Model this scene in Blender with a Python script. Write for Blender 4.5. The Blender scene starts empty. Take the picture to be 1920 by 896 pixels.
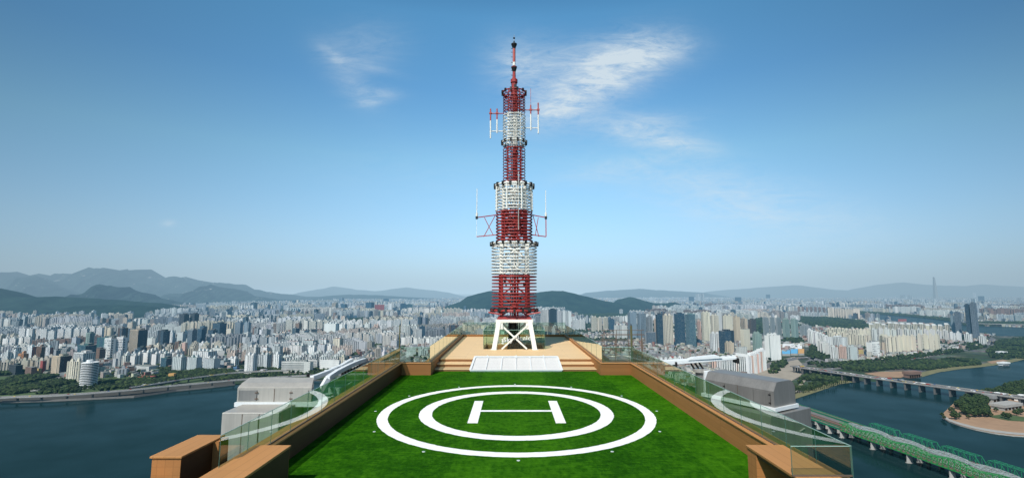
import bpy, bmesh, math, random
import numpy as np
from math import radians as R, sin, cos, pi, sqrt, atan2
random.seed(7); RNG = np.random.default_rng(11)
scn = bpy.context.scene
COL = scn.collection

# ------------------------------------------------------------ camera numbers
F, PT, YW, EYE = 891.6, 0.1122, 0.0021, 5.0
GZ = -246.0                                   # street level seen from the roof (roof turf = 0)
SUN_AZ = atan2(-0.47, -0.88); SUN_EL = R(49)
def ray(px, py):
    x = (px-960)/F; u = -(py-448)/F; cp, sp = cos(PT), sin(PT)
    fy = cp-u*sp; fz = sp+u*cp; c, s = cos(YW), sin(YW)
    return np.array([c*x+s*fy, -s*x+c*fy, fz])
def atz(px, py, z):
    r = ray(px, py); t = (z-EYE)/r[2]; return r*t+np.array([0, 0, EYE])
def aty(px, py, Y):
    r = ray(px, py); t = Y/r[1]; return r*t+np.array([0, 0, EYE])
def G2(px, py, z=GZ):
    p = atz(px, py, z); return (p[0], p[1])

# ------------------------------------------------------------ node helpers
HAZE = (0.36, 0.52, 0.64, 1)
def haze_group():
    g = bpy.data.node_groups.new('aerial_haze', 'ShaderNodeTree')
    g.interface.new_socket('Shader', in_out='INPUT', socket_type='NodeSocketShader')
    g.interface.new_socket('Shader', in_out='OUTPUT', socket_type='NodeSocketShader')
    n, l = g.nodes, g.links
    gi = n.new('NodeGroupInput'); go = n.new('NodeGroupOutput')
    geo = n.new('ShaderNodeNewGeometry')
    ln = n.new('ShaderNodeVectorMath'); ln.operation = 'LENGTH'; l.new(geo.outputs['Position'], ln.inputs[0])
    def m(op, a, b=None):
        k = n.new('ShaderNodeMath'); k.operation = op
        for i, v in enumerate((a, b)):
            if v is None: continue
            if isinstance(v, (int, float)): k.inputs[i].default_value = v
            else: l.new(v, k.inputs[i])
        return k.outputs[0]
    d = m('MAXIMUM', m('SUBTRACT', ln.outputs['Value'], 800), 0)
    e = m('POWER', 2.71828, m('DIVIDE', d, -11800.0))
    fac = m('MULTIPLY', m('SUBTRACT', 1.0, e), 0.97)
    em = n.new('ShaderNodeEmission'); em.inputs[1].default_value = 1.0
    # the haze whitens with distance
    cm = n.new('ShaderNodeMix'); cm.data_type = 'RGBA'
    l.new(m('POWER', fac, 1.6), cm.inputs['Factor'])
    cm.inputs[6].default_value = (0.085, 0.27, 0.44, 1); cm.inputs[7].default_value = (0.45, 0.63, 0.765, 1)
    # vignette painted into the haze glow: dimmer away from the middle of the view north
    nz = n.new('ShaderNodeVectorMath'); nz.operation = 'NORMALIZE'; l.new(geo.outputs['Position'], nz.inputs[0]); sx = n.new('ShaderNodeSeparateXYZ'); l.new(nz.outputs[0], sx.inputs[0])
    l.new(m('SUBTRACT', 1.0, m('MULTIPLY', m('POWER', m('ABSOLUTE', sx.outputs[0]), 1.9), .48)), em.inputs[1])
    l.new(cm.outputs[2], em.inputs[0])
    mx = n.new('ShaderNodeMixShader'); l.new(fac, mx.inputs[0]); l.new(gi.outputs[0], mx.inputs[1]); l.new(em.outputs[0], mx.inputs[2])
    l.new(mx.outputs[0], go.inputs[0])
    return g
HG = haze_group()

class NT:
    def __init__(s, name):
        s.m = bpy.data.materials.new(name); s.m.use_nodes = True
        s.n = s.m.node_tree.nodes; s.l = s.m.node_tree.links; s.n.clear()
        s.out = s.n.new('ShaderNodeOutputMaterial')
    def new(s, t): return s.n.new(t)
    def math(s, op, a, b=None, c=None, clamp=False):
        k = s.n.new('ShaderNodeMath'); k.operation = op; k.use_clamp = clamp
        for i, v in enumerate((a, b, c)):
            if v is None: continue
            if isinstance(v, (int, float)): k.inputs[i].default_value = v
            else: s.l.new(v, k.inputs[i])
        return k.outputs[0]
    def vm(s, op, a, b=None):
        k = s.n.new('ShaderNodeVectorMath'); k.operation = op
        for i, v in enumerate((a, b)):
            if v is None: continue
            if isinstance(v, tuple): k.inputs[i].default_value = v
            else: s.l.new(v, k.inputs[i])
        return k.outputs['Value'] if op in ('DOT_PRODUCT', 'LENGTH') else k.outputs['Vector']
    def mix(s, f, a, b, bt='MIX'):
        k = s.n.new('ShaderNodeMix'); k.data_type = 'RGBA'; k.blend_type = bt
        for i, v in (('Factor', f), (6, a), (7, b)):
            if isinstance(v, (int, float, tuple)): k.inputs[i].default_value = v if not isinstance(v, tuple) else (*v[:3], 1)
            else: s.l.new(v, k.inputs[i])
        return k.outputs[2]
    def noise(s, vec, scale, detail=3, rough=.55, dim='3D'):
        k = s.n.new('ShaderNodeTexNoise'); k.inputs['Scale'].default_value = scale; k.inputs['Detail'].default_value = detail
        k.inputs['Roughness'].default_value = rough
        if vec is not None: s.l.new(vec, k.inputs['Vector'])
        return k.outputs['Fac']
    def ramp(s, f, stops):
        k = s.n.new('ShaderNodeValToRGB'); s.l.new(f, k.inputs[0]); e = k.color_ramp.elements
        while len(e) < len(stops): e.new(0.5)
        for i, (p, c) in enumerate(stops):
            e[i].position = p; e[i].color = (*c[:3], 1) if isinstance(c, tuple) else (c, c, c, 1)
        return k.outputs[0]
    def pos(s):
        g = s.new('ShaderNodeNewGeometry'); return g.outputs['Position']
    def scale(s, v, t):
        k = s.n.new('ShaderNodeVectorMath'); k.operation = 'MULTIPLY'; s.l.new(v, k.inputs[0]); k.inputs[1].default_value = t
        return k.outputs[0]
    def bsdf(s, col, rough=.7, metal=0, spec=.4, bump=None, bstr=.3, bdist=.02):
        b = s.new('ShaderNodeBsdfPrincipled')
        for nm, v in (('Base Color', col), ('Roughness', rough), ('Metallic', metal), ('Specular IOR Level', spec)):
            if isinstance(v, (int, float)): b.inputs[nm].default_value = v
            elif isinstance(v, tuple): b.inputs[nm].default_value = (*v[:3], 1)
            else: s.l.new(v, b.inputs[nm])
        if bump is not None:
            k = s.new('ShaderNodeBump'); k.inputs['Strength'].default_value = bstr; k.inputs['Distance'].default_value = bdist
            s.l.new(bump, k.inputs['Height']); s.l.new(k.outputs[0], b.inputs['Normal'])
        return b.outputs[0]
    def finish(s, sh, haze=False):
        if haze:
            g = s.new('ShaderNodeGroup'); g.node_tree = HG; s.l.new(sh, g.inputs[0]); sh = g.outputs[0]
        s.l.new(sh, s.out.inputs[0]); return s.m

# ------------------------------------------------------------ materials
def mat_plain(name, col, rough=.6, metal=0, var=.15, scale=3, haze=False, spec=.4):
    t = NT(name); p = t.pos(); n = t.noise(p, scale, 4)
    f = t.math('MULTIPLY_ADD', n, var*2, 1-var)
    c = t.new('ShaderNodeVectorMath'); c.operation = 'SCALE'; c.inputs[0].default_value = col[:3]; t.l.new(f, c.inputs['Scale'])
    return t.finish(t.bsdf(c.outputs[0], rough, metal, spec), haze)

def mat_turf():
    t = NT('artificial_turf'); p = t.pos()
    fine = t.noise(p, 55, 3, .7); mid = t.noise(t.scale(p, (1, .55, 1)), 7, 5, .7); big = t.noise(p, .5, 3)
    streak = t.noise(t.scale(p, (.6, 3.2, 1)), 3.0, 5, .75)
    sx = t.new('ShaderNodeSeparateXYZ'); t.l.new(p, sx.inputs[0])
    # rolls of turf laid lengthways, each a shade apart
    roll = t.new('ShaderNodeTexWhiteNoise'); roll.noise_dimensions = '1D'
    t.l.new(t.math('FLOOR', t.math('DIVIDE', t.math('ADD', sx.outputs[0], 1.75), 3.7)), roll.inputs['W'])
    v = t.math('ADD', t.math('MULTIPLY', fine, .42), t.math('MULTIPLY', mid, .36))
    v = t.math('ADD', v, t.math('MULTIPLY', streak, .30))
    v = t.math('ADD', v, t.math('MULTIPLY', t.math('ADD', big, t.noise(p, 1.9, 4, .6)), .20)); v = t.math('ADD', v, t.math('MULTIPLY_ADD', roll.outputs[0], .06, -.20))
    c = t.ramp(v, [(.36, (.0015, .014, .0004)), (.52, (.014, .082, .0014)), (.65, (.046, .172, .004)), (.84, (.12, .29, .015))])
    k = t.bsdf(c, .9, 0, .03, bump=t.math('ADD', fine, mid), bstr=.9, bdist=.03)
    return t.finish(k)
def mat_marking():
    t = NT('white_turf_marking'); p = t.pos(); n = t.noise(p, 60, 3, .7); m = t.noise(p, 3, 4)
    c = t.ramp(t.math('ADD', t.math('MULTIPLY', n, .5), t.math('MULTIPLY', m, .5)), [(.3, (.66, .68, .65)), (.52, (.86, .87, .85)), (.8, (.93, .93, .93))])
    return t.finish(t.bsdf(c, .85, 0, .2, bump=n, bstr=.5, bdist=.02))
def mat_wood(name, base, axis=0, board=.14, var=.22, seam=.5, joint=2.4):
    t = NT(name); p = t.pos(); sx = t.new('ShaderNodeSeparateXYZ'); t.l.new(p, sx.inputs[0])
    st = [(14, 14, 14)]*3; sc = [(.5, 16, 16), (16, .5, 16), (16, 16, .5)][axis]
    grain = t.noise(t.scale(p, sc), 1.2, 5, .65)
    big = t.noise(p, .9, 3)
    f = t.math('ADD', t.math('MULTIPLY', grain, var*1.5), t.math('MULTIPLY', big, var)); f = t.math('ADD', f, 1-var*1.25)
    # joints between boards along the length
    u = sx.outputs[axis]
    fr = t.math('FRACT', t.math('DIVIDE', t.math('ADD', u, 100.37), joint))
    jl = t.math('LESS_THAN', fr, .012/joint)
    bid = t.new('ShaderNodeTexWhiteNoise'); bid.noise_dimensions = '2D'
    cmb = t.new('ShaderNodeCombineXYZ'); t.l.new(t.math('FLOOR', t.math('DIVIDE', t.math('ADD', u, 100.37), joint)), cmb.inputs[0])
    other = sx.outputs[1 if axis == 0 else 0]
    fo = t.math('DIVIDE', t.math('ADD', other, 50), board); t.l.new(t.math('ADD', t.math('FLOOR', fo), t.math('FLOOR', t.math('DIVIDE', sx.outputs[2], board))), cmb.inputs[1])
    t.l.new(cmb.outputs[0], bid.inputs['Vector'])
    f = t.math('MULTIPLY', f, t.math('MULTIPLY_ADD', bid.outputs[0], .12, .94))
    g2 = t.math('LESS_THAN', t.math('FRACT', fo), .05); g3 = t.math('LESS_THAN', t.math('FRACT', t.math('DIVIDE', sx.outputs[2], board)), .035)
    dark = t.math('MAXIMUM', jl, t.math('MAXIMUM', g2, g3))
    f = t.math('MULTIPLY', f, t.math('SUBTRACT', 1, t.math('MULTIPLY', dark, seam)))
    c = t.new('ShaderNodeVectorMath'); c.operation = 'SCALE'; c.inputs[0].default_value = base; t.l.new(f, c.inputs['Scale'])
    return t.finish(t.bsdf(c.outputs[0], .62, 0, .3, bump=grain, bstr=.25, bdist=.004))
def mat_glass(name, tint, refl=1.0):
    t = NT(name); g = t.new('ShaderNodeNewGeometry')
    ior = t.math('MULTIPLY_ADD', g.outputs['Backfacing'], 1/1.52-1.52, 1.52)
    fr = t.new('ShaderNodeFresnel'); t.l.new(ior, fr.inputs['IOR'])
    lw = t.math('MULTIPLY', fr.outputs[0], 2.9*refl, clamp=True)
    tr = t.new('ShaderNodeBsdfTransparent'); tr.inputs[0].default_value = (*tint, 1)
    gl = t.new('ShaderNodeBsdfGlossy'); gl.inputs['Roughness'].default_value = .003; gl.inputs[0].default_value = (.93, 1, .96, 1)
    mx = t.new('ShaderNodeMixShader'); t.l.new(lw, mx.inputs[0]); t.l.new(tr.outputs[0], mx.inputs[1]); t.l.new(gl.outputs[0], mx.inputs[2])
    return t.finish(mx.outputs[0])
def mat_steel(name, col, rough=.38, metal=.75):
    t = NT(name); p = t.pos(); n = t.noise(t.scale(p, (1, 1, .25)), 2.2, 5, .6); d = t.noise(t.scale(p, (6, 6, .4)), 2, 4)
    v = t.math('ADD', t.math('MULTIPLY', n, .4), t.math('MULTIPLY', d, .35)); v = t.math('ADD', v, .62)
    c = t.new('ShaderNodeVectorMath'); c.operation = 'SCALE'; c.inputs[0].default_value = col; t.l.new(v, c.inputs['Scale'])
    return t.finish(t.bsdf(c.outputs[0], t.math('MULTIPLY_ADD', n, .3, rough-.1), metal, .5))
def mat_paint(name, col, rust=.25, haze=False):
    t = NT(name); p = t.pos(); n = t.noise(p, 2.5, 6, .7); n2 = t.noise(p, 14, 3)
    f = t.ramp(t.math('ADD', t.math('MULTIPLY', n, .7), t.math('MULTIPLY', n2, .3)), [(.52, 0.0), (.72, 1.0)])
    dirt = tuple(c*.45+.02 for c in col)
    c = t.mix(t.math('MULTIPLY', f, rust), col, dirt)
    return t.finish(t.bsdf(c, .45, 0, .4), haze)

def mat_facade():
    """one facade for every far building: wall, window and bay rhythm come from face attributes"""
    t = NT('city_facade')
    def attr(nm):
        a = t.new('ShaderNodeAttribute'); a.attribute_name = nm; a.attribute_type = 'GEOMETRY'; return a
    col, win, par = attr('col'), attr('win'), attr('par')
    sp = t.new('ShaderNodeSeparateColor'); t.l.new(par.outputs['Color'], sp.inputs[0])
    pu = t.math('MULTIPLY', sp.outputs[0], 10.0); du = sp.outputs[1]; dv = sp.outputs[2]; pv = 3.0
    geo = t.new('ShaderNodeNewGeometry'); P = geo.outputs['Position']; N = geo.outputs['True Normal']
    sn = t.new('ShaderNodeSeparateXYZ'); t.l.new(N, sn.inputs[0]); sp3 = t.new('ShaderNodeSeparateXYZ'); t.l.new(P, sp3.inputs[0])
    u = t.math('SUBTRACT', t.math('MULTIPLY', sp3.outputs[1], sn.outputs[0]), t.math('MULTIPLY', sp3.outputs[0], sn.outputs[1]))
    uu = t.math('DIVIDE', t.math('ADD', u, 20000), pu); vv = t.math('DIVIDE', t.math('ADD', sp3.outputs[2], 1000), pv)
    mask = t.math('MULTIPLY', t.math('LESS_THAN', t.math('FRACT', uu), du), t.math('LESS_THAN', t.math('FRACT', vv), dv))
    wall = t.math('LESS_THAN', sn.outputs[2], .5)
    cell = t.new('ShaderNodeCombineXYZ'); t.l.new(t.math('FLOOR', uu), cell.inputs[0]); t.l.new(t.math('FLOOR', vv), cell.inputs[1])
    wn = t.new('ShaderNodeTexWhiteNoise'); wn.noise_dimensions = '2D'; t.l.new(cell.outputs[0], wn.inputs['Vector'])
    w2 = t.mix(t.math('MULTIPLY', t.math('POWER', wn.outputs[0], 3.0), .5), win.outputs['Color'], (.22, .25, .26))
    strip = t.new('ShaderNodeTexWhiteNoise'); strip.noise_dimensions = '1D'; t.l.new(t.math('FLOOR', t.math('DIVIDE', uu, 3.0)), strip.inputs['W'])
    gapw = t.math('GREATER_THAN', strip.outputs[0], .24)
    mask = t.math('MULTIPLY', mask, gapw)
    weather = t.math('MULTIPLY_ADD', t.noise(t.scale(P, (1, 1, .2)), .05, 4), .5, .66)
    wc = t.new('ShaderNodeVectorMath'); wc.operation = 'SCALE'; t.l.new(col.outputs['Color'], wc.inputs[0]); t.l.new(weather, wc.inputs['Scale'])
    face = t.mix(mask, wc.outputs[0], w2)
    rn = t.noise(P, .013, 2)
    roof = t.ramp(rn, [(.40, (.20, .20, .19)), (.47, (.08, .16, .12)), (.5, (.30, .29, .27)), (.58, (.16, .16, .16)), (.66, (.38, .37, .35))])
    rd = t.math('MULTIPLY_ADD', t.noise(P, .25, 3), .8, .6)
    rc = t.new('ShaderNodeVectorMath'); rc.operation = 'SCALE'; t.l.new(roof, rc.inputs[0]); t.l.new(rd, rc.inputs['Scale'])
    c = t.mix(wall, rc.outputs[0], face)
    rough = t.math('SUBTRACT', .8, t.math('MULTIPLY', t.math('MULTIPLY', mask, wall), .6))
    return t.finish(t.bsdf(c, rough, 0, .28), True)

def mat_water():
    t = NT('river_water'); p = t.pos()
    n = t.noise(t.scale(p, (1, .7, 1)), .35, 4, .6); n2 = t.noise(p, .012, 3)
    c = t.mix(n2, (.004, .017, .018), (.008, .028, .032))
    b = t.new('ShaderNodeBsdfDiffuse'); t.l.new(c, b.inputs[0])
    g = t.new('ShaderNodeBsdfGlossy'); g.inputs['Roughness'].default_value = .13; g.inputs[0].default_value = (.70, .79, .80, 1)
    bp = t.new('ShaderNodeBump'); bp.inputs['Strength'].default_value = .12; bp.inputs['Distance'].default_value = .4; t.l.new(n, bp.inputs['Height']); t.l.new(bp.outputs[0], g.inputs['Normal'])
    lw = t.new('ShaderNodeFresnel'); lw.inputs['IOR'].default_value = 1.33
    mx = t.new('ShaderNodeMixShader'); t.l.new(t.math('MULTIPLY', lw.outputs[0], t.math('MULTIPLY_ADD', n2, .30, .17)), mx.inputs[0]); t.l.new(b.outputs[0], mx.inputs[1]); t.l.new(g.outputs[0], mx.inputs[2])
    return t.finish(mx.outputs[0], True)
def mat_land():
    t = NT('city_ground'); p = t.pos(); a = t.noise(p, .004, 5, .6); b = t.noise(p, .05, 4, .7); vr = t.new('ShaderNodeTexVoronoi'); vr.inputs['Scale'].default_value = .035; t.l.new(p, vr.inputs['Vector'])
    c = t.ramp(b, [(.35, (.045, .065, .035)), (.5, (.13, .13, .12)), (.62, (.22, .21, .20)), (.75, (.34, .33, .31))])
    c2 = t.mix(t.ramp(a, [(.40, 0.0), (.55, .9)]), c, (.035, .06, .028))
    c3 = t.mix(.35, c2, vr.outputs['Color'], 'MULTIPLY')
    return t.finish(t.bsdf(c3, .9, 0, .1), True)
def mat_hill(name, c1, c2, rock, rt):
    t = NT(name); p = t.pos(); a = t.noise(p, .006, 6, .7); b = t.noise(t.scale(p, (1, .6, 1.6)), .0030, 7, .75)
    c = t.ramp(a, [(.35, c1), (.65, c2)])
    c = t.mix(t.math('MULTIPLY', t.ramp(b, [(rt, 0.0), (rt+.05, 1.0)]), 1.0), c, rock)
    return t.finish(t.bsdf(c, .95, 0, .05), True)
def mat_attr(name, rough=.8, scale=.5, haze=True):
    t = NT(name); a = t.new('ShaderNodeAttribute'); a.attribute_name = 'col'
    n = t.math('MULTIPLY_ADD', t.noise(t.pos(), scale, 4, .7), 1.2, .4)
    c = t.new('ShaderNodeVectorMath'); c.operation = 'SCALE'; t.l.new(a.outputs['Color'], c.inputs[0]); t.l.new(n, c.inputs['Scale'])
    return t.finish(t.bsdf(c.outputs[0], rough, 0, .2), haze)

M = dict(
 turf=mat_turf(), mark=mat_marking(),
 wood_y=mat_wood('cedar_boards_lengthways', (.36, .158, .052), 1, .2, seam=.30, var=.12), wood_x=mat_wood('cedar_boards_crossways', (.36, .158, .052), 0, .2, seam=.35, var=.12),
 cap_y=mat_wood('cedar_cap', (.43, .205, .072), 1, .27, joint=3.1, seam=.28, var=.12), cap_x=mat_wood('cedar_cap_cross', (.43, .205, .072), 0, .27, joint=3.1, seam=.28, var=.12),
 wood_shade=mat_wood('shade_painted_boards', (.095, .042, .015), 1, .2, seam=.30, var=.12),  # same boards with the shade painted into their colour
 deck=mat_wood('pale_deck_boards', (.72, .50, .27), 0, .14, var=.08, seam=.28, joint=3.6),
 deck_edge=mat_wood('deck_riser', (.22, .10, .04), 0, .3, var=.1, seam=.2),
 glass=mat_glass('green_tinted_glass', (.66, .79, .71), 1.0), glass2=mat_glass('enclosure_glass', (.70, .85, .76), .35),
 gedge=mat_plain('glass_edge', (.06, .14, .11), .2, 0, .1), gtop=mat_plain('glass_top_edge', (.28, .42, .36), .25, 0, .1),
 steel=mat_steel('stainless_panels', (.40, .378, .345), .42, .25), steeld=mat_steel('dull_steel_panels', (.27, .26, .25), .42, .5),
 white=mat_paint('white_paint', (.70, .72, .73), .25), red=mat_paint('red_paint', (.32, .036, .034), .5), wht_t=mat_paint('white_tower_paint', (.78, .76, .70), .35),
 redp=mat_paint('sun_bleached_red_paint', (.42, .085, .075), .3),
 dark=mat_plain('dark_rubber', (.015, .014, .014), .5), black=mat_plain('black_steel', (.02, .018, .018), .4, .3),
 conc=mat_plain('roof_concrete', (.32, .31, .29), .9, 0, .3, 1.2), pipe=mat_plain('brown_pipe', (.16, .11, .08), .5, .3), olive=mat_plain('olive_post', (.12, .11, .05), .5, .2),
 teal=mat_plain('pale_green_casing', (.34, .46, .42), .5, 0, .25, 2), tower_glass=mat_plain('gold_curtain_wall', (.30, .21, .09), .2, .6, .2, .2),
 facade=mat_facade(), water=mat_water(), land=mat_land(),
 road=mat_plain('asphalt_far', (.135, .13, .13), .9, 0, .3, .05, True), concf=mat_plain('bridge_concrete', (.33, .32, .30), .85, 0, .3, .15, True), concd=mat_plain('dark_bridge_concrete', (.11, .105, .10), .9, 0, .3, .15, True),
 grn=mat_plain('green_bridge_steel', (.028, .25, .065), .55, 0, .25, .1, True), grn2=mat_plain('sea_green_bridge_steel', (.02, .19, .10), .55, 0, .25, .1, True), slv=mat_plain('silver_bridge_steel', (.33, .38, .38), .55, 0, .25, .1, True), track=mat_plain('rust_brown_ballast', (.20, .12, .09), .9, 0, .3, .3, True),
 mud=mat_plain('river_mud', (.05, .046, .038), .95, 0, .4, .08, True), sand=mat_plain('sandy_ground', (.31, .195, .12), .95, 0, .3, .06, True), bank=mat_plain('reed_bank', (.16, .15, .07), .95, 0, .4, .08, True), grass=mat_plain('park_grass', (.055, .09, .03), .95, 0, .4, .03, True), lot=mat_plain('dirt_lot', (.30, .26, .21), .95, 0, .35, .04, True),
 leaf=mat_attr('tree_leaves', .8, .35), bark=mat_plain('tree_bark', (.08, .06, .045), .9, 0, .2, 1, True), whitef=mat_plain('far_white_paint', (.75, .75, .74), .6, 0, .15, .1, True),
 carp=mat_attr('car_paint', .35, .01), redf=mat_plain('far_red_roof', (.30, .07, .05), .7, 0, .2, .1, True), bluef=mat_plain('far_blue_roof', (.12, .38, .62), .6, 0, .2, .1, True), orangef=mat_plain('far_orange', (.55, .30, .10), .7, 0, .2, .1, True), greyf=mat_plain('far_grey', (.26, .26, .26), .8, 0, .25, .1, True),
 hillN=mat_hill('wooded_hill', (.018, .036, .018), (.05, .075, .035), (.05, .075, .035), .9), hillA=mat_hill('green_hill', (.008, .022, .018), (.022, .045, .032), (.3, .3, .28), .78),
 hillB=mat_hill('rocky_mountain', (.012, .028, .026), (.035, .055, .045), (.42, .38, .33), .61), hillF=mat_hill('far_mountain', (.015, .035, .035), (.03, .05, .045), (.05, .07, .05), .95),
)
# perforated panel
def mat_perf():
    t = NT('perforated_white_panel'); p = t.pos(); vr = t.new('ShaderNodeTexVoronoi'); vr.inputs['Scale'].default_value = 17; vr.inputs['Randomness'].default_value = .25; t.l.new(t.scale(p, (1, 1, 1)), vr.inputs['Vector'])
    n = t.noise(p, 1.3, 3)
    c = t.ramp(vr.outputs['Distance'], [(.22, (.40, .37, .35)), (.40, (.66, .65, .64))])
    c = t.mix(t.math('MULTIPLY', n, .4), c, (.62, .60, .58))
    return t.finish(t.bsdf(c, .5))
M['perf'] = mat_perf()

# ------------------------------------------------------------ mesh helpers
class MB:
    def __init__(s): s.v = []; s.f = []; s.c = []; s.col = None
    def _add(s, vs, fs):
        b = len(s.v); s.v += [tuple(map(float, v)) for v in vs]; s.f += [tuple(i+b for i in f) for f in fs]
        if s.col is not None: s.c += [s.col]*len(fs)
    def quadbox(s, P, z0, z1, bottom=True):
        """vertical prism on the polygon P"""
        n = len(P); vs = [(x, y, z0) for x, y in P]+[(x, y, z1) for x, y in P]
        fs = [(i, (i+1) % n, n+(i+1) % n, n+i) for i in range(n)]+[tuple(range(n, 2*n))]
        if bottom: fs.append(tuple(reversed(range(n))))
        s._add(vs, fs); return s
    def box(s, x0, x1, y0, y1, z0, z1):
        x0, x1 = min(x0, x1), max(x0, x1); y0, y1 = min(y0, y1), max(y0, y1)
        return s.quadbox([(x0, y0), (x1, y0), (x1, y1), (x0, y1)], z0, z1)
    def rbox(s, cx, cy, w, d, z0, z1, a=0):
        c, n = cos(a), sin(a)
        return s.quadbox([(cx+x*c-y*n, cy+x*n+y*c) for x, y in ((-w/2, -d/2), (w/2, -d/2), (w/2, d/2), (-w/2, d/2))], z0, z1)
    def hexa(s, vs):   # 8 corners: bottom ring then top ring
        s._add(vs, [(0, 3, 2, 1), (4, 5, 6, 7), (0, 1, 5, 4), (1, 2, 6, 5), (2, 3, 7, 6), (3, 0, 4, 7)]); return s
    def tube(s, p0, p1, r0, r1=None, n=8, cap=True):
        r1 = r0 if r1 is None else r1; p0 = np.array(p0, float); p1 = np.array(p1, float); d = p1-p0; L = np.linalg.norm(d)
        if L < 1e-9: return s
        d /= L; a = np.cross(d, [0, 0, 1]) if abs(d[2]) < .9 else np.cross(d, [1, 0, 0]); a /= np.linalg.norm(a); b = np.cross(d, a)
        vs = []
        for p, r in ((p0, r0), (p1, r1)):
            for i in range(n):
                t = 2*pi*i/n; vs.append(p+(a*cos(t)+b*sin(t))*r)
        fs = [(i, n+i, n+(i+1) % n, (i+1) % n) for i in range(n)]
        if cap: fs += [tuple(range(n)), tuple(reversed(range(n, 2*n)))]
        s._add(vs, fs); return s
    def bar(s, p0, p1, w, h=None):
        """square bar"""
        h = w if h is None else h; p0 = np.array(p0, float); p1 = np.array(p1, float); d = p1-p0; d /= np.linalg.norm(d)
        a = np.cross(d, [0, 0, 1]) if abs(d[2]) < .95 else np.cross(d, [0, 1, 0]); a /= np.linalg.norm(a); b = np.cross(a, d)
        o = [(-1, -1), (1, -1), (1, 1), (-1, 1)]
        vs = [p0+a*x*w/2+b*y*h/2 for x, y in o]+[p1+a*x*w/2+b*y*h/2 for x, y in o]
        s._add(vs, [(0, 3, 2, 1), (4, 5, 6, 7), (0, 1, 5, 4), (1, 2, 6, 5), (2, 3, 7, 6), (3, 0, 4, 7)]); return s
    def ring(s, c, Rr, r, n=48, m=6, a0=0, a1=2*pi):
        full = abs(a1-a0-2*pi) < 1e-6; k = n if full else n+1; vs = []
        for i in range(k):
            t = a0+(a1-a0)*i/n
            for j in range(m):
                q = 2*pi*j/m; rr = Rr+r*cos(q); vs.append((c[0]+rr*cos(t), c[1]+rr*sin(t), c[2]+r*sin(q)))
        fs = []
        for i in range(n):
            i2 = (i+1) % k
            for j in range(m): fs.append((i*m+j, i2*m+j, i2*m+(j+1) % m, i*m+(j+1) % m))
        s._add(vs, fs); return s
    def lathe(s, c, prof, n=16):
        vs = []; k = len(prof)
        for r, z in prof:
            for i in range(n):
                t = 2*pi*i/n; vs.append((c[0]+r*cos(t), c[1]+r*sin(t), c[2]+z))
        fs = [(j*n+i, j*n+(i+1) % n, (j+1)*n+(i+1) % n, (j+1)*n+i) for j in range(k-1) for i in range(n)]
        fs += [tuple(reversed(range(n))), tuple(range((k-1)*n, k*n))]
        s._add(vs, fs); return s
    def build(s, name, mat, parent=None, smooth=False, bevel=0):
        me = bpy.data.meshes.new(name); me.from_pydata(s.v, [], s.f); me.update()
        if s.c and len(s.c) == len(s.f):
            a = me.attributes.new('col', 'FLOAT_COLOR', 'FACE'); a.data.foreach_set('color', np.array([(*c[:3], 1) for c in s.c], 'f').ravel())
        o = bpy.data.objects.new(name, me); COL.objects.link(o); me.materials.append(mat)
        if parent is not None:
            o.parent = parent; me.transform(parent_inv(parent))
        if smooth: me.polygons.foreach_set('use_smooth', [True]*len(me.polygons))
        if bevel:
            b = o.modifiers.new('bevel', 'BEVEL'); b.width = bevel; b.segments = 2; b.limit_method = 'ANGLE'
        return o
_mats = {}
def parent_inv(o):
    from mathutils import Matrix, Euler
    T = Matrix.Translation(o.location) @ Euler(o.rotation_euler).to_matrix().to_4x4()
    if o.parent is not None: return T.inverted() @ parent_inv(o.parent)
    return T.inverted()
def _chk(l):
    if l and len(l.split()) > 16: print('LONG', l)
def tag(o, label=None, cat=None, group=None, kind=None):
    _chk(label)
    if label: o['label'] = label
    if cat: o['category'] = cat
    if group: o['group'] = group
    if kind: o['kind'] = kind
    return o
def empty(name, loc, rz=0):
    o = bpy.data.objects.new(name, None); COL.objects.link(o); o.location = loc; o.rotation_euler = (0, 0, rz); o.empty_display_size = .5; return o
def thing(name, loc, label, cat, group=None, rz=0): return tag(empty(name, loc, rz), label, cat, group)
def copy_tree(o, parent=None):
    c = o.copy(); COL.objects.link(c); c.parent = parent
    for ch in [k for k in o.children]: copy_tree(ch, c)
    return c
def inpoly(x, y, P):
    x = np.asarray(x); y = np.asarray(y); r = np.zeros(x.shape, bool); n = len(P)
    for i in range(n):
        x1, y1 = P[i]; x2, y2 = P[(i+1) % n]
        if y1 == y2: continue
        k = ((y1 > y) != (y2 > y)) & (x < (x2-x1)*(y-y1)/(y2-y1)+x1); r ^= k
    return r
ORD = ['leftmost', 'second from the left', 'third from the left', 'fourth from the left', 'fifth from the left', 'sixth from the left', 'seventh from the left', 'eighth from the left', 'ninth from the left', 'tenth from the left', 'eleventh from the left', 'twelfth from the left', 'thirteenth from the left', 'fourteenth from the left', 'fifteenth from the left', 'sixteenth from the left']

# ============================================================ THE ROOF
XL, XR, WZ, YF = -6.70, 7.33, 0.73, 29.8
CX, CY = 0.222, 20.91
DX0, DX1, DZ, DY0, DY1 = -4.9, 5.5, 0.52, 33.25, 49.6
PX0, PX1, PY0, PY1 = -2.2, 2.72, 38.80, 43.6

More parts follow.
